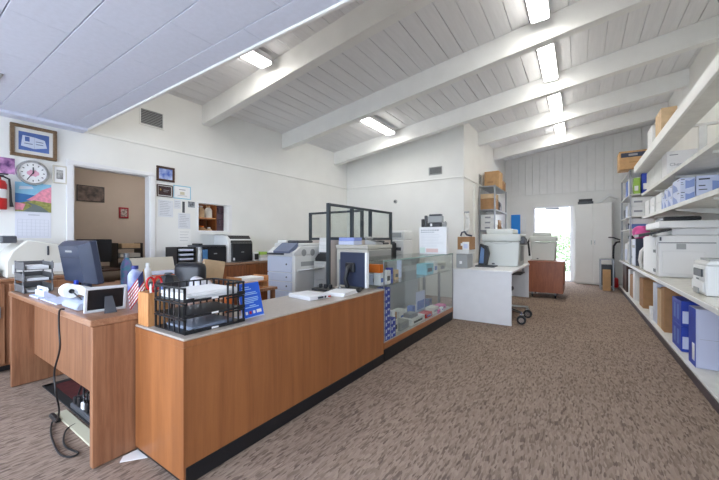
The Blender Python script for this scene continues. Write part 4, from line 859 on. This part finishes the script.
# ------------------------------------------------------------------ white table and its load
wt = T('white_table', 'table', 'white laminate worktable with solid end panels beyond the display case', (-1.2, 5.85, 0))
B(-1.62, -.77, 4.96, 6.78, .735, .765, .004).build('table_top', M_white, wt); B(-1.61, -.79, 4.975, 4.995, .003, .734, .002).build('end_panel', M_white, wt); B(-1.61, -.78, 6.74, 6.76, .15, .734, .002).build('end_panel', M_white, wt)
B(-1.15, -.8, 5.9, 6.4, .63, .645, .003).build('keyboard_tray', M_dgrey, wt); B(-1.14, -1.12, 5.9, 6.4, .646, .734).build('tray_bracket', M_steel, wt); B(-.83, -.81, 6.3, 6.4, .646, .734).build('tray_bracket', M_steel, wt); B(-1.6, -1.58, 4.996, 6.74, .3, .734).build('back_panel', M_white, wt)
ca = T('office_chair', 'chair', 'office chair tucked under the white worktable, only its chrome casters showing', (-1.02, 5.4, 0))
B(-1.25, -.85, 5.2, 5.6, .42, .49, .03, seg=2).build('seat', M_dgrey, ca); MB().cyl((-1.02, 5.4, .16), (-1.02, 5.4, .42), .028).build('gas_post', M_chrome, ca)
for (x, y) in ((-.69, 5.17), (-.67, 5.66), (-1.15, 5.75), (-1.38, 5.4), (-1.15, 5.06)):
    k_ = MB().tube([(-1.02, 5.4, .2), (x, y, .165), (x, y, .14)], [.026, .02, .016], 10).box(x-.03, x+.03, y-.03, y+.03, .128, .145, .004).build('leg', M_chrome, ca)
    for sg_ in (-.016, .016): MB().cyl((x, y+sg_-.011, .064), (x, y+sg_+.011, .064), .061, n=22).build('caster_wheel', M_rubber, k_); MB().cyl((x, y+sg_-.0125, .064), (x, y+sg_+.0125, .064), .036, n=16).build('wheel_hub', M_chrome, k_)
def bigprinter(label, x0, x1, y0, y1, z, H, shell):
    r = T('laser_printer', 'printer', label, ((x0+x1)/2, (y0+y1)/2, z))
    w_ = x1-x0
    MB().prism([(x0+.03, z+.002), (x1-.02, z+.002), (x1-.0, z+H*.66), (x0+.0, z+H*.66)], 'y', y0+.02, y1, bev=.012).build('body', shell, r)
    MB().box(x0-.02, x1+.015, y0, y1, z+H*.67, z+H*.86, .02, seg=2).build('shoulder', shell, r)
    MB().box(x0+.04, x1-.1, y0+.06, y1-.08, z+H*.855, z+H, .02, seg=2).build('document_lid', shell, r)
    B(x0+.25*w_, x0+.33*w_, y0+.017, y0+.02, z+.03, z+.05).build('rating_label', M_dgrey, r)
    MB().tube([(x0+.2*w_, y0+.016, z+H*.64), (x0+.4*w_, y0+.016, z+H*.6), (x0+.6*w_, y0+.016, z+H*.6), (x0+.8*w_, y0+.016, z+H*.64)], .004, 6).build('panel_seam', M_grey, r)
    return r
p5 = bigprinter('large off white office printer on the white worktable', -1.37, -.81, 5.82, 6.5, .765, .62, mat('printer_shell', (212,216,212), .45))
MB().prism([(5.9, 1.14), (6.2, 1.12), (6.2, 1.22), (5.9, 1.26)], 'x', -.83, -.74, bev=.008).build('control_panel', M_dgrey, p5); B(-.815, -.81, 6.0, 6.3, .85, 1.1, .004).build('side_cover', M_grey, p5)
tr = T('card_terminal', 'card terminal', 'blue and black upright scanner on a flat base, left of the large printer', (-1.5, 5.72, .765))
B(-1.42, -1.12, 5.5, 5.76, .766, .79, .006).build('base', M_dgrey, tr); MB().prism([(-1.4, .79), (-1.27, .79), (-1.23, .98), (-1.26, 1.1), (-1.37, 1.14)], 'y', 5.62, 5.72, bev=.006).build('upright', M_black, tr); MB().prism([(-1.38, .82), (-1.31, .82), (-1.3, 1.05), (-1.35, 1.09)], 'y', 5.605, 5.619).build('blue_panel', mat('panel_blue', (96,130,176), .3), tr)
# stacked boxes on table corner near the case
for i, (x0, x1, y0, y1, z0, z1, mt_, nm, lb_) in enumerate((
    (-1.6, -1.43, 5.1, 5.4, .766, .985, M_grey, 'storage_bin', 'grey bin on the white table corner, at the bottom of the box pile'),
    (-1.59, -1.4, 5.08, 5.4, .987, 1.05, M_wplas, 'paper_box', 'flat white box lying on the grey bin'),
    (-1.58, -1.39, 5.1, 5.4, 1.052, 1.25, M_card3, 'carton', 'brown carton on the flat white box beyond the display case'))):
    o = B(x0, x1, y0, y1, z0, z1, .004).build(nm, mt_); tag(o, lb_, 'box'); B(x0+.05, x1-.08, y0-.0008, y0, z0+(z1-z0)*.3, z0+(z1-z0)*.5).build('printed_label', M_paper, o, at=ORG[o.name])
tag(MB().box(-1.5, -1.4, 5.082, 5.098, 1.13, 1.25, .002).box(-1.48, -1.42, 5.0805, 5.082, 1.15, 1.22, mi=1).build('leaflet_pack', [M_paper, M_ice]), 'white and lilac leaflet pack leaning on the brown carton', 'leaflets')
o = bpy.data.objects['leaflet_pack']; o.location.z = 1.051
tag(MB().tube([(-1.56, 5.2, 1.262), (-1.54, 5.2, 1.32), (-1.5, 5.2, 1.33), (-1.47, 5.22, 1.28), (-1.42, 5.22, 1.27), (-1.4, 5.24, 1.265)], .014, 8).build('coiled_cable', M_navy), 'dark blue cable coiled on top of the brown carton', 'cable')
hc = T('hanging_cables', 'cables', 'white cables with adapters hanging on the wall corner beside the brown carton', (-1.9, 6.75, 1.1))
for i in range(3): x = -1.93+.03*i; MB().tube([(x, 6.77, 1.75), (x+.02, 6.75, 1.55), (x-.01, 6.74, 1.35), (x+.03, 6.75, 1.1)], .012, 6).build('cable', M_wplas, hc)
B(-1.96, -1.86, 6.76, 6.798, 1.74, 1.78, .006).build('wall_mount_hook', M_steel, hc)
for z in (1.66, 1.4, 1.2): MB().blob((-1.89, 6.74, z), (.035, .03, .045), amp=.1, flat=False, seed=int(z*10)).build('adapter', M_wplas, hc)

# brown desk and second printer
bd = T('pedestal_desk', 'desk', 'cherry brown desk on caster legs near the back door', (-.57, 8.1, 0))
B(-.91, -.25, 7.72, 8.6, .735, .765, .005).build('desk_top', M_cherry, bd); B(-.9, -.275, 7.74, 8.58, .12, .734, .004).build('body', M_cherry, bd); B(-.274, -.262, 7.8, 8.5, .3, .72, .003).build('drawer_front', M_cherry, bd)
for (x, y) in ((-.84, 7.85), (-.42, 7.85), (-.84, 8.45), (-.42, 8.45)):
    l_ = MB().cyl((x, y, .06), (x, y, .12), .02).build('leg', M_steel, bd); MB().cyl((x-.012, y, .032), (x+.012, y, .032), .031).build('caster', M_rubber, l_)
p6 = bigprinter('second off white printer standing on the cherry brown desk', -.89, -.42, 7.95, 8.5, .765, .6, mat('printer_shell_b', (206,208,202), .45))
MB().tube([(-.9, 8.1, 1.25), (-.95, 8.1, 1.15), (-.93, 8.1, 1.0), (-.92, 8.1, .85)], .02, 8).build('side_cable', M_black, p6)
ps = T('wall_sign', 'poster', 'bright blue poster on the back wall left of the open door', (-1.67, YB-.03, 1.38)); B(-1.8, -1.54, YB-.032, YB-.022, 1.38, 1.985).build('sheet', mat('poster_blue', (30,140,232), .5), ps)
tag(B(-1.53, -1.38, YB-.06, YB-.022, 1.45, 1.85, .004).build('mounted_paper_rack', M_wplas), 'white paper rack on the wall between the blue poster and the back door', 'paper rack')

# ------------------------------------------------------------------ recess rack
rk = T('storage_rack', 'rack', 'grey metal storage rack along the recess wall', (-1.78, 8.5, 0))
ra0, ra1, rb0, rb1 = -1.96, -1.6, 7.95, 9.35
for z in (.3, .9, 1.4, 1.88, 2.42): B(ra0, ra1, rb0, rb1, z, z+.03, .004).build('shelf_board', M_steel, rk)
for x in (ra0, ra1-.03):
    for y in (rb0, rb1-.03): B(x, x+.03, y, y+.03, .002, 2.46).build('post', M_steel, rk)
def carton(name, label, x0, x1, y0, y1, z0, z1, m, cat='box', group=None, tape=True, lab=None):
    r = T(name, cat, label, ((x0+x1)/2, (y0+y1)/2, z0), group)
    B(x0, x1, y0, y1, z0+.001, z1, .004).build('carton_body', m, r)
    if tape: MB().box(x0-.0006, x1+.0006, (y0+y1)/2-.02, (y0+y1)/2+.02, z1-.05, z1+.0008).build('tape_strip', MATS['tape'], r)
    if lab:
        fx0, fx1, fz0, fz1, lm_ = lab; MB().box(x0+fx0*(x1-x0), x0+fx1*(x1-x0), y0-.001, y0, z0+fz0*(z1-z0), z0+fz1*(z1-z0)).build('printed_label', lm_, r)
    return r
mat('tape', (214,196,160), .3)
carton('carton', 'tall orange brown carton standing on top of the grey rack', -1.93, -1.6, 8.35, 8.8, 2.451, 2.85, M_card, lab=(.2, .6, .3, .4, M_card3))
carton('carton', 'small brown carton behind the tall one on the grey rack top', -1.9, -1.6, 8.9, 9.2, 2.451, 2.68, M_card3)
carton('carton', 'wide brown carton on the second highest shelf of the grey rack', -1.94, -1.62, 8.0, 8.4, 1.911, 2.16, M_card3)
carton('carton', 'flat tan carton lying on the wide brown one in the grey rack', -1.94, -1.62, 8.0, 8.4, 2.162, 2.27, M_card2)
for i in range(3): tag(MB().blob((-1.77, 8.55+.24*i, 1.911+.1+.012*i), (.12, .1, .13+.02*i), amp=.12, seed=20+i).build('plastic_bag', [M_plasticbag, M_dgrey, M_plasticbag][i]), ['clear bag beside the wide brown carton in the grey rack', 'dark bag in the middle of the second highest rack shelf', 'pale bag at the far end of the second highest rack shelf'][i], 'bag')
for i in range(3): carton('paper_box', ['lowest', 'middle', 'topmost'][i]+' white flat box in the pile on the rack shelf below the cartons', -1.93, -1.64+.01*i, 8.0, 8.4, 1.431+i*.12, 1.548+i*.12, M_wplas, lab=(.3, .7, .3, .6, M_greyink), group='white boxes in the rack', tape=False)
carton('carton', 'brown carton beside the white flat boxes on the rack', -1.93, -1.62, 8.45, 8.75, 1.431, 1.68, M_card3)
tag(MB().blob((-1.76, 8.95, 1.431+.1), (.13, .15, .16), amp=.15, seed=31).build('plastic_bag', M_plasticbag), 'clear lumpy bag at the far end of the rack shelf below the cartons', 'bag')
tag(MB().blob((-1.78, 8.2, 1.7895+.04), (.09, .12, .042), amp=.08, seed=33).build('cloth_bundle', M_paper), 'white bundle lying on the topmost white flat box in the rack', 'bundle')

# ------------------------------------------------------------------ armoire by the back door
ar = T('armoire', 'cabinet', 'tall pale grey two door cabinet right of the back door', (.27, 11.0, 0), None, math.radians(-9))
q0, q1, r0, r1 = -.1, .72, 10.86, 11.15
B(q0, q1, r0+.02, r1, .005, 2.18, .004).build('body', M_wall, ar)
for i in range(2):
    d = B(q0+.005+i*.41, q0+.40+i*.41, r0, r0+.019, .04, 2.17, .004).build('door', M_wall, ar); MB().box(q0+.37+i*.075, q0+.385+i*.075, r0-.025, r0, 1.08, 1.2, .004).build('handle', M_chrome, d)
b_ = carton('carton', 'dark flat tray on top of the tall grey cabinet', -.05, .3, 10.9, 11.2, 2.181, 2.25, M_dgrey, tape=False)
carton('carton', 'black folded case lying on the dark flat tray', -.03, .28, 10.92, 11.18, 2.252, 2.32, M_black, tape=False)
tag(MB().prism([(.36, 2.185), (.44, 2.185), (.66, 2.36), (.8, 2.28), (.84, 2.31), (.66, 2.42), (.62, 2.41)], 'y', 10.86, 11.1).build('mounted_board', M_wplas), 'white tilted panel on the right side of the cabinet top', 'panel')

# ------------------------------------------------------------------ right hand shelving
sb = T('base_shelf', 'shelf', 'low white deck shelf with a dark plinth along the right wall', (1.2, 5.5, 0))
B(.80, 1.575, 1.3, 10.3, .065, .09, .004).build('deck_board', M_deck, sb); B(.79, .80, 1.3, 10.3, .003, .066, .002).build('plinth', mat('dark_plinth', (74,64,66), .6), sb)
for i, y in enumerate((3.0, 7.72, 10.25)): B(.86, 1.57, y, y+.035, .091, .668, .003).build('divider', M_deck, sb)
wtp = T('worktop', 'worktop', 'long cream worktop over the low shelf along the right wall', (1.2, 5.5, .67))
B(.82, 1.575, 1.3, 10.35, .67, .708, .005).build('board', mat('worktop_cream', (216,212,200), .22, var=.04, scale=20), wtp); B(.806, .8195, 1.3, 10.35, .668, .709, .003).build('edge_strip', M_wplas, wtp)
def shelf(label, x0, z, y0, y1, thick=.035, fascia=None):
    s_ = T('wall_shelf', 'shelf', label, (1.3, (y0+y1)/2, z))
    B(x0, 1.575, y0, y1, z-thick, z, .003).build('board', M_deck, s_); B(x0-.012, x0-.0005, y0, y1, z-thick-.012, z+.003, .002).build('edge_strip', M_deck, s_)
    y = y0+.6
    while y < y1: MB().prism([(x0+.06, z-thick), (1.575, z-thick), (1.575, z-thick-.09), (1.55, z-thick-.09), (x0+.06, z-thick-.02)], 'y', y, y+.03).build('bracket', M_deck, s_); y += 1.5
    if fascia: B(x0-.04, x0-.013, y0, y1, z-fascia[0], z+fascia[1], .004).build('fascia', M_beam, s_)
    return s_
shelf('wall shelf above the worktop holding pale blue toner boxes', 1.0, 1.645, 2.4, 8.3)
shelf('middle wall shelf holding long white boxes', 1.0, 2.09, 2.4, 8.3)
ts = T('wall_shelf', 'shelf', 'top wall shelf with a deep white front board', (1.2, 5.2, 2.5))
B(.85, .88, 2.0, 8.1, 2.46, 2.585, .004).build('fascia', M_beam, ts); B(.881, 1.06, 2.0, 8.1, 2.47, 2.5, .003).build('board', M_deck, ts)
for y in (3.6, 5.15, 6.9): B(1.0605, 1.575, y, y+.05, 2.47, 2.5, .003).build('cross_arm', M_deck, ts)
# uprights on the wall
for y in (5.15, 8.1): tag(B(1.1, 1.165, y, y+.049, 2.0915, 2.469, .003).build('shelf_post', M_deck), 'white post between the middle and top wall shelves, %s of the two' % {5.15: 'nearer', 8.1: 'farther'}[y], 'post')
# under the worktop
Zd = .091
a = carton('appliance_box', 'large pale blue-grey box with a blue edge, nearest under the worktop', .835, 1.5, 4.0, 4.22, Zd, .60, mat('box_lilac', (196,200,222), .6), tape=False)
MB().box(.8335, .8349, 4.0, 4.22, Zd+.002, .598).build('blue_side', M_blue, a); MB().box(.86, 1.5, 3.9985, 3.9999, Zd+.25, Zd+.252).build('fold_line', M_greyink, a); MB().box(.832, .8334, 4.03, 4.1, Zd+.05, Zd+.2).build('printed_label', M_paper, a)
for i in range(2):
    z0 = Zd+i*.252; lb_ = ['lower', 'upper'][i]+' deep blue paper box of the stacked pair under the worktop'
    a = carton('paper_box', lb_, .835, 1.3, 4.5, 4.88, z0, z0+.25, M_blue, tape=False)
    MB().box(.845, .96, 4.4985, 4.4999, z0+.03, z0+.15).build('printed_label', M_ice, a); MB().box(.8335, .8349, 4.58, 4.66, z0+.05, z0+.2).box(.8335, .8349, 4.72, 4.8, z0+.05, z0+.2).build('printed_mark', M_lblue, a)
carton('carton', 'tall tan carton next to the blue paper boxes under the worktop', .84, 1.4, 5.33, 5.5, Zd, .62, M_card3, tape=False)
carton('carton', 'pale tan carton behind the tall one under the worktop', .84, 1.4, 5.52, 5.75, Zd, .58, M_card2, tape=False)
carton('appliance_box', 'narrow white box beyond the tan cartons under the worktop', .84, 1.3, 5.8, 6.05, Zd, .62, M_paleblue, tape=False)
tag(MB().box(.83, .9, 6.15, 6.3, Zd+.0, Zd+.16, .003).build('paper_pack', M_paper), 'small white paper pack beside the narrow white box on the deck', 'paper pack')
carton('carton', 'square tan carton in the middle bay under the worktop', .85, 1.4, 7.0, 7.4, Zd, .56, M_card3, tape=False)
carton('appliance_box', 'white slim box beyond the middle bay carton under the worktop', .83, .97, 7.8, 8.05, Zd, .62, M_wplas, tape=False)
carton('carton', 'dusty tan carton in the far bay under the worktop', .83, 1.3, 8.1, 8.5, Zd, .52, M_card3, tape=False)
carton('appliance_box', 'white box beside the dusty tan carton in the far bay', .83, 1.0, 8.55, 8.75, Zd, .6, M_wplas, tape=False)
carton('speaker_cabinet', 'dark brown tall box at the far end under the worktop',   .82, 1.2, 9.0, 9.7, Zd, .65, M_darkwood, tape=False)
# on the worktop
Zw = .709
cp3 = T('photocopier', 'photocopier', 'large off white multifunction copier on the right hand worktop', (1.2, 6.0, Zw)); sh = mat('copier_shell', (226,225,224), .4)
B(.86, 1.55, 5.64, 6.75, Zw+.002, 1.26, .012).build('body', sh, cp3)
B(.845, .859, 5.66, 6.73, Zw+.02, 1.24, .005).build('front_cover', sh, cp3)
B(.9, 1.3, 5.628, 5.639, Zw+.05, 1.05, .004).build('side_cover', sh, cp3)
MB().box(.865, 1.4, 5.6365, 5.6395, 1.158, 1.168).build('seam', M_dgrey, cp3)
B(.875, .895, 5.6365, 5.6395, 1.19, 1.24).build('switch', M_dgrey, cp3); B(1.04, 1.13, 5.6355, 5.6395, 1.08, 1.15).build('vent_grille', M_grey, cp3)
B(1.03, 1.15, 5.634, 5.6395, 1.17, 1.22, .003).build('latch_cover', sh, cp3)
for i in range(2): B(.84, .844, 5.7, 5.85, Zw+.06+i*.26, Zw+.1+i*.26).build('drawer_mark', M_dgrey, cp3)
B(1.0, 1.52, 5.7, 6.7, 1.262, 1.35, .01).build('scanner_neck', sh, cp3); B(.87, 1.55, 5.62, 6.7, 1.352, 1.45, .012).build('scanner', sh, cp3)
MB().box(.93, 1.3, 5.75, 6.3, 1.452, 1.51, .015).build('document_feeder', M_black, cp3)
MB().prism([(.66, 1.235), (.99, 1.325), (.99, 1.35), (.66, 1.275)], 'y', 5.61, 6.1, bev=.005).build('control_panel', M_black, cp3)
MB().prism([(6.752, 1.15), (7.0, 1.17), (7.0, 1.205), (6.752, 1.22)], 'x', .9, 1.15, bev=.006).build('side_tray', M_black, cp3)
cp3.location.y += .2
sp3 = T('laser_printer', 'printer', 'small white laser printer nearest on the right hand worktop', (1.1, 4.2, Zw))
B(.91, 1.36, 4.06, 4.45, Zw+.002, .98, .012).build('body', M_wplas, sp3); B(.895, .909, 4.08, 4.43, Zw+.03, .83, .006).build('paper_tray', M_wplas, sp3); B(.885, .894, 4.18, 4.33, Zw+.01, Zw+.06, .004).build('tray_handle', M_grey, sp3)
B(.897, .909, 4.14, 4.38, .87, .94, .004).build('output_slot', M_dgrey, sp3); MB().prism([(.91, .982), (1.36, .982), (1.36, 1.09), (1.18, 1.08), (1.1, 1.03), (.93, 1.01)], 'y', 4.06, 4.45, bev=.006).build('top_cover', M_wplas, sp3); B(1.19, 1.34, 4.12, 4.4, 1.092, 1.12, .01).build('document_lid', M_dgrey, sp3); MB().box(.945, 1.07, 4.1, 4.38, 1.015, 1.034, xf=None).build('control_panel', M_grey, sp3)
B(.896, .8965, 4.2, 4.28, .842, .856).build('maker_mark', M_dgrey, sp3)
tw = T('computer_tower', 'computer', 'slate fronted computer tower on the worktop beyond the large copier', (1.05, 8.2, Zw))
B(.88, 1.25, 8.1, 8.5, Zw+.001, 1.22, .006).build('case', M_slate, tw); B(.866, .879, 8.1, 8.5, Zw+.001, 1.22, .005).build('front', M_paleblue, tw); B(.862, .8655, 8.15, 8.45, 1.05, 1.1).build('drive_slot', M_grey, tw)
tw2 = T('toner_bottle', 'toner bottle', 'black machine part between the slate tower and the large copier', (1.0, 7.5, Zw))
MB().box(.9, 1.2, 7.45, 7.8, Zw+.001, 1.02, .03, seg=2).build('body', M_black, tw2); MB().tube([(.9, 7.5, .72), (.87, 7.48, .85), (.89, 7.5, 1.0), (.95, 7.5, 1.08)], .03, 8).build('handle', M_wplas, tw2)
wp = T('laser_printer', 'printer', 'white printer at the far end of the right hand worktop', (1.0, 9.4, Zw))
B(.86, 1.25, 9.2, 9.65, Zw+.001, 1.12, .012).build('body', M_wplas, wp); B(.845, .859, 9.24, 9.6, Zw+.05, 1.0, .006).build('front_cover', M_paleblue, wp); MB().prism([(.87, 1.121), (1.2, 1.121), (1.2, 1.22), (.95, 1.19)], 'y', 9.22, 9.6, bev=.006).build('top_cover', M_wplas, wp); B(.9, 1.2, 9.19, 9.2, Zw+.1, Zw+.15).build('side_seam', M_grey, wp)
pk = MB().blob((.98, 8.28, 1.222+.1), (.12, .15, .155), amp=.16, sub=4, seed=11); tag(pk.build('gift_bag', M_pink), 'bright pink plastic bag on top of the slate computer tower', 'bag')
pk2 = MB().blob((1.18, 7.62, 1.021+.06), (.14, .2, .1), amp=.12, sub=3, seed=12); tag(pk2.build('cloth_bundle', mat('plum_cloth', (130,70,100), .7)), 'plum coloured bundle on the black machine part by the side tray', 'bundle')
tag(MB().box(.9, 1.2, 9.24, 9.58, 1.221, 1.30, .01).build('black_case', M_black), 'black case on top of the far white printer', 'case'); 
vh = T('vacuum_cleaner', 'vacuum cleaner', 'black hose and handle rising beside the far end of the worktop', (.72, 10.5, 0))
MB().tube([(.72, 10.5, .2), (.70, 10.5, .8), (.71, 10.5, 1.05), (.76, 10.5, 1.14), (.84, 10.5, 1.16)], .022, 8).tube([(.84, 10.5, 1.2), (.7, 10.5, 1.26), (.6, 10.5, 1.27)], .016, 8).build('hose', M_black, vh); B(.62, .8, 10.4, 10.65, .003, .25, .04, seg=2).build('body', M_red, vh)
stp = T('metal_stand', 'stand', 'grey metal frame stand at the far end of the worktop', (.54, 10.04, 0))
for x in (.4, .65):
    for y in (9.85, 10.2): B(x, x+.025, y, y+.025, .003, .72).build('leg', M_steel, stp)
B(.4, .675, 9.85, 10.225, .72, .745, .004).build('top_plate', M_steel, stp); B(.4, .675, 9.85, 10.225, .08, .1).build('lower_shelf', M_steel, stp)
carton('speaker_cabinet', 'black box standing inside the grey metal frame stand',   .43, .64, 9.9, 10.18, .1, .6, M_black, tape=False)
carton('carton', 'tan folded carton leaning in front of the grey metal stand',   .45, .6, 9.7, 9.78, .002, .5, M_card, tape=False)
# shelf A: toner boxes
ZA = 1.646
def toner(label, x0, x1, y0, y1, z0, z1, grp, pal=False):
    r = T('toner_box', 'box', label, ((x0+x1)/2, (y0+y1)/2, z0), grp)
    B(x0, x1, y0, y1, z0+.001, z1, .003).build('carton_body', M_ice, r)
    h_ = z1-z0; w_ = x1-x0; d_ = y1-y0
    MB().prism([(y0+d_*.25, z0+.01), (y0+d_*.95, z0+.01), (y0+d_*.95, z0+h_*.8), (y0+d_*.45, z0+h_*.45)], 'x', x0-.001, x0).build('side_print', M_toner, r)
    MB().prism([(x0+w_*.35, z0+h_*.15), (x0+w_*.95, z0+h_*.3), (x0+w_*.95, z0+h_*.92), (x0+w_*.6, z0+h_*.75), (x0+w_*.35, z0+h_*.8)], 'y', y0-.001, y0).build('front_print', M_toner, r)
    MB().box(x0+w_*.05, x0+w_*.3, y0-.0012, y0, z0+h_*.85, z0+h_*.9).build('heading_print', M_navy, r); MB().box(x0+w_*.05, x0+w_*.2, y0-.0012, y0, z0+h_*.62, z0+h_*.655).build('line_print', M_navy, r); MB().box(x0+w_*.05, x0+w_*.24, y0-.0012, y0, z0+h_*.48, z0+h_*.51).build('line_print', M_navy, r); MB().box(x0-.0012, x0, y0+d_*.1, y0+d_*.35, z0+h_*.84, z0+h_*.89).build('side_heading', M_navy, r)
    return r
g = 'pale blue toner boxes on the wall shelf'
toner('large pale blue toner box, biggest on the wall shelf', 1.175, 1.56, 5.6, 6.0, ZA, ZA+.33, g)
def pairs(nm, x0, x1, y0, y1, h): toner('lower toner box of the %s stacked pair on the wall shelf' % nm, x0, x1, y0, y1, ZA, ZA+h, g); toner('upper toner box of the %s stacked pair on the wall shelf' % nm, x0, x1, y0, y1, ZA+h+.001, ZA+2*h, g)
pairs('nearest', 1.03, 1.165, 5.6, 6.0, .16); pairs('second', 1.03, 1.45, 6.03, 6.28, .145); pairs('third', 1.03, 1.45, 6.31, 6.52, .14)
toner('single small toner box at the far end of the pale blue row', 1.03, 1.45, 6.55, 6.72, ZA, ZA+.2, g)
names = ['lower', 'upper']
for j, y in enumerate((6.75, 7.3, 7.85)):
    for i in range(2): carton('paper_box', '%s white box of the %s pair on the toner shelf' % (names[i], ['nearest', 'middle', 'farthest'][j]), 1.03, 1.45, y, y+.4, ZA+i*.14, ZA+.138+i*.14, M_wplas, lab=(.1, .5, .5, .7, M_greyink), group='white boxes on the toner shelf', tape=False)
# shelf B: long white boxes
ZB = 2.091
w1 = carton('paper_box', 'long white lettered box, nearest on the middle wall shelf', 1.03, 1.56, 6.36, 6.7, ZB, ZB+.37, M_white, tape=False)
def text(s_, size, mtx, m, parent, name='lettering'):
    cu = bpy.data.curves.new(name, 'FONT'); cu.body = s_; cu.size = size; cu.extrude = .0005
    tmp = bpy.data.objects.new(name, cu); C.objects.link(tmp); bpy.context.view_layer.update()
    me = bpy.data.meshes.new_from_object(tmp.evaluated_get(bpy.context.evaluated_depsgraph_get())); bpy.data.objects.remove(tmp); bpy.data.curves.remove(cu)
    me.transform(mtx); me.transform(Matrix.Translation(-ORG[parent.name])); me.materials.clear(); me.materials.append(m)
    o = bpy.data.objects.new(name, me); C.objects.link(o); o.parent = parent; return o
text('Cherson', .06, Matrix.Translation((1.06, 6.357, ZB+.16)) @ Matrix.Rotation(PI/2, 4, 'X'), M_greyink, w1)
MB().box(1.3, 1.45, 6.3585, 6.36, ZB+.2, ZB+.21).box(1.3, 1.42, 6.3585, 6.36, ZB+.23, ZB+.24).box(1.06, 1.15, 6.3585, 6.36, ZB+.31, ZB+.322).box(1.4, 1.5, 6.3585, 6.36, ZB+.31, ZB+.322).build('fine_print', M_greyink, w1)
for i, (y, d_, h_) in enumerate(((6.74, .14, .36), (6.9, .36, .36), (7.28, .34, .34), (7.64, .42, .34))): carton('paper_box', '%s white box behind the lettered one on the middle wall shelf' % ['first', 'second', 'third', 'fourth'][i], 1.03, 1.5, y, y+d_, ZB, ZB+h_, M_wplas, tape=False, group='white boxes on the middle shelf')
# top shelf
ZT = 2.501
carton('carton', 'beige carton on the top shelf at the farther end', .9, 1.06, 5.9, 6.3, ZT, ZT+.46, M_card2)
carton('appliance_box', 'white upright box beyond the beige carton on the top shelf', .92, 1.05, 6.7, 7.1, ZT, ZT+.46, M_wplas, tape=False)
# far rack standing on the worktop
fr_ = T('storage_rack', 'rack', 'grey open rack standing on the far end of the worktop', (1.1, 9.3, Zw)); f0, f1, e0, e1 = .83, 1.4, 8.55, 10.2
for x in (f0, f1-.03):
    for y in (e0, e1-.03): B(x, x+.03, y, y+.03, Zw+.001, 2.62).build('post', M_steel, fr_)
for z in (1.4, 1.66, 2.1, 2.59): B(f0, f1, e0, e1, z, z+.025, .003).build('shelf_board', M_deck, fr_)
c_ = carton('carton', 'brown carton with a navy printed band, highest on the far rack', .66, 1.1, 8.5, 8.9, 2.622, 2.985, M_card, tape=False)
MB().box(.69, 1.07, 8.498, 8.5, 2.86, 2.95).box(.81, .95, 8.4965, 8.498, 2.885, 2.925, mi=1).box(.82, .97, 8.498, 8.5, 2.75, 2.765, mi=2).build('printed_band', [M_navy, M_greyink, M_card3], c_)
for (x0, x1, y0, y1, h_, mt_, lb_) in ((1.02, 1.25, 8.58, 8.72, .4, M_blue, 'deep blue pack under the navy banded carton in the far rack'), (.9, 1.0, 8.58, 8.72, .32, M_green, 'green and white pack beside the deep blue pack in the far rack'), (.85, 1.2, 8.76, 9.0, .36, M_wplas, 'tall white pack behind the green pack in the far rack'), (.84, 1.2, 9.03, 9.3, .33, M_lblue, 'light blue pack on the upper tier of the far rack')):
    o = carton('paper_pack', lb_, x0, x1, y0, y1, 2.126, 2.126+h_, mt_, cat='pack', lab=(.1, .7, .2, .5, M_paper), tape=False)
tag(MB().blob((.87, 8.63, 2.126+.09), (.018, .03, .08), amp=.1, seed=42, flat=False).build('plastic_bag', M_plasticbag), 'small pale bag at the front corner of the upper rack tier', 'bag')
tag(MB().blob((.95, 9.6, 2.126+.1), (.11, .17, .15), amp=.15, seed=41).build('plastic_bag', M_plasticbag), 'pale lumpy bag at the far end of the upper rack tier', 'bag')
for i in range(2): carton('paper_box', names[i]+' white carton in the pair on the far rack', .87, 1.2, 8.6, 8.98, 1.686+i*.19, 1.874+i*.19, M_wplas, tape=False, lab=(.1, .5, .4, .6, M_greyink))
carton('carton', 'grey carton behind the white pair on the far rack', .87, 1.2, 9.0, 9.3, 1.686, 2.0, M_grey, tape=False)
carton('carton', 'pale carton at the far end of the white pair tier on the rack', .87, 1.2, 9.35, 9.7, 1.686, 1.96, M_paleblue, tape=False)
carton('carton', 'dark carton farthest along the white pair tier on the rack', .87, 1.2, 9.75, 10.1, 1.686, 1.9, M_dgrey, tape=False)
carton('carton', 'flat blue carton on the lowest tier of the far rack', .87, 1.2, 8.6, 9.1, 1.426, 1.52, M_lblue, tape=False)
carton('carton', 'flat white carton lying on the blue one in the lowest rack tier', .87, 1.2, 8.6, 9.0, 1.522, 1.63, M_wplas, tape=False)
carton('carton', 'flat dark carton behind the blue one on the lowest tier of the far rack', .87, 1.2, 9.2, 9.7, 1.426, 1.56, M_dgrey, tape=False)

# ------------------------------------------------------------------ world and camera
W = bpy.data.worlds.new('world'); bpy.context.scene.world = W; W.use_nodes = True
bg = W.node_tree.nodes['Background']; bg.inputs[0].default_value = (.74, .82, 1., 1); bg.inputs[1].default_value = 9.6
cam = bpy.data.cameras.new('camera'); co = bpy.data.objects.new('camera', cam); C.objects.link(co)
cam.sensor_width = 36; cam.lens = 330/719*36; cam.clip_start = .05
co.location = (0, 0, 1.2); co.rotation_euler = (PI/2, 0, math.atan((580-359.5)/330))
sc_ = bpy.context.scene; sc_.camera = co
sc_.view_settings.view_transform = 'Standard'; sc_.view_settings.look = 'None'; sc_.view_settings.gamma = 1; sc_.view_settings.use_curve_mapping = False
sc_.view_settings.exposure = 0.26
try:
    sc_.cycles.use_denoising = True; sc_.cycles.max_bounces = 12; sc_.cycles.diffuse_bounces = 7; sc_.cycles.transparent_max_bounces = 16; sc_.cycles.sample_clamp_indirect = 8
except Exception: pass
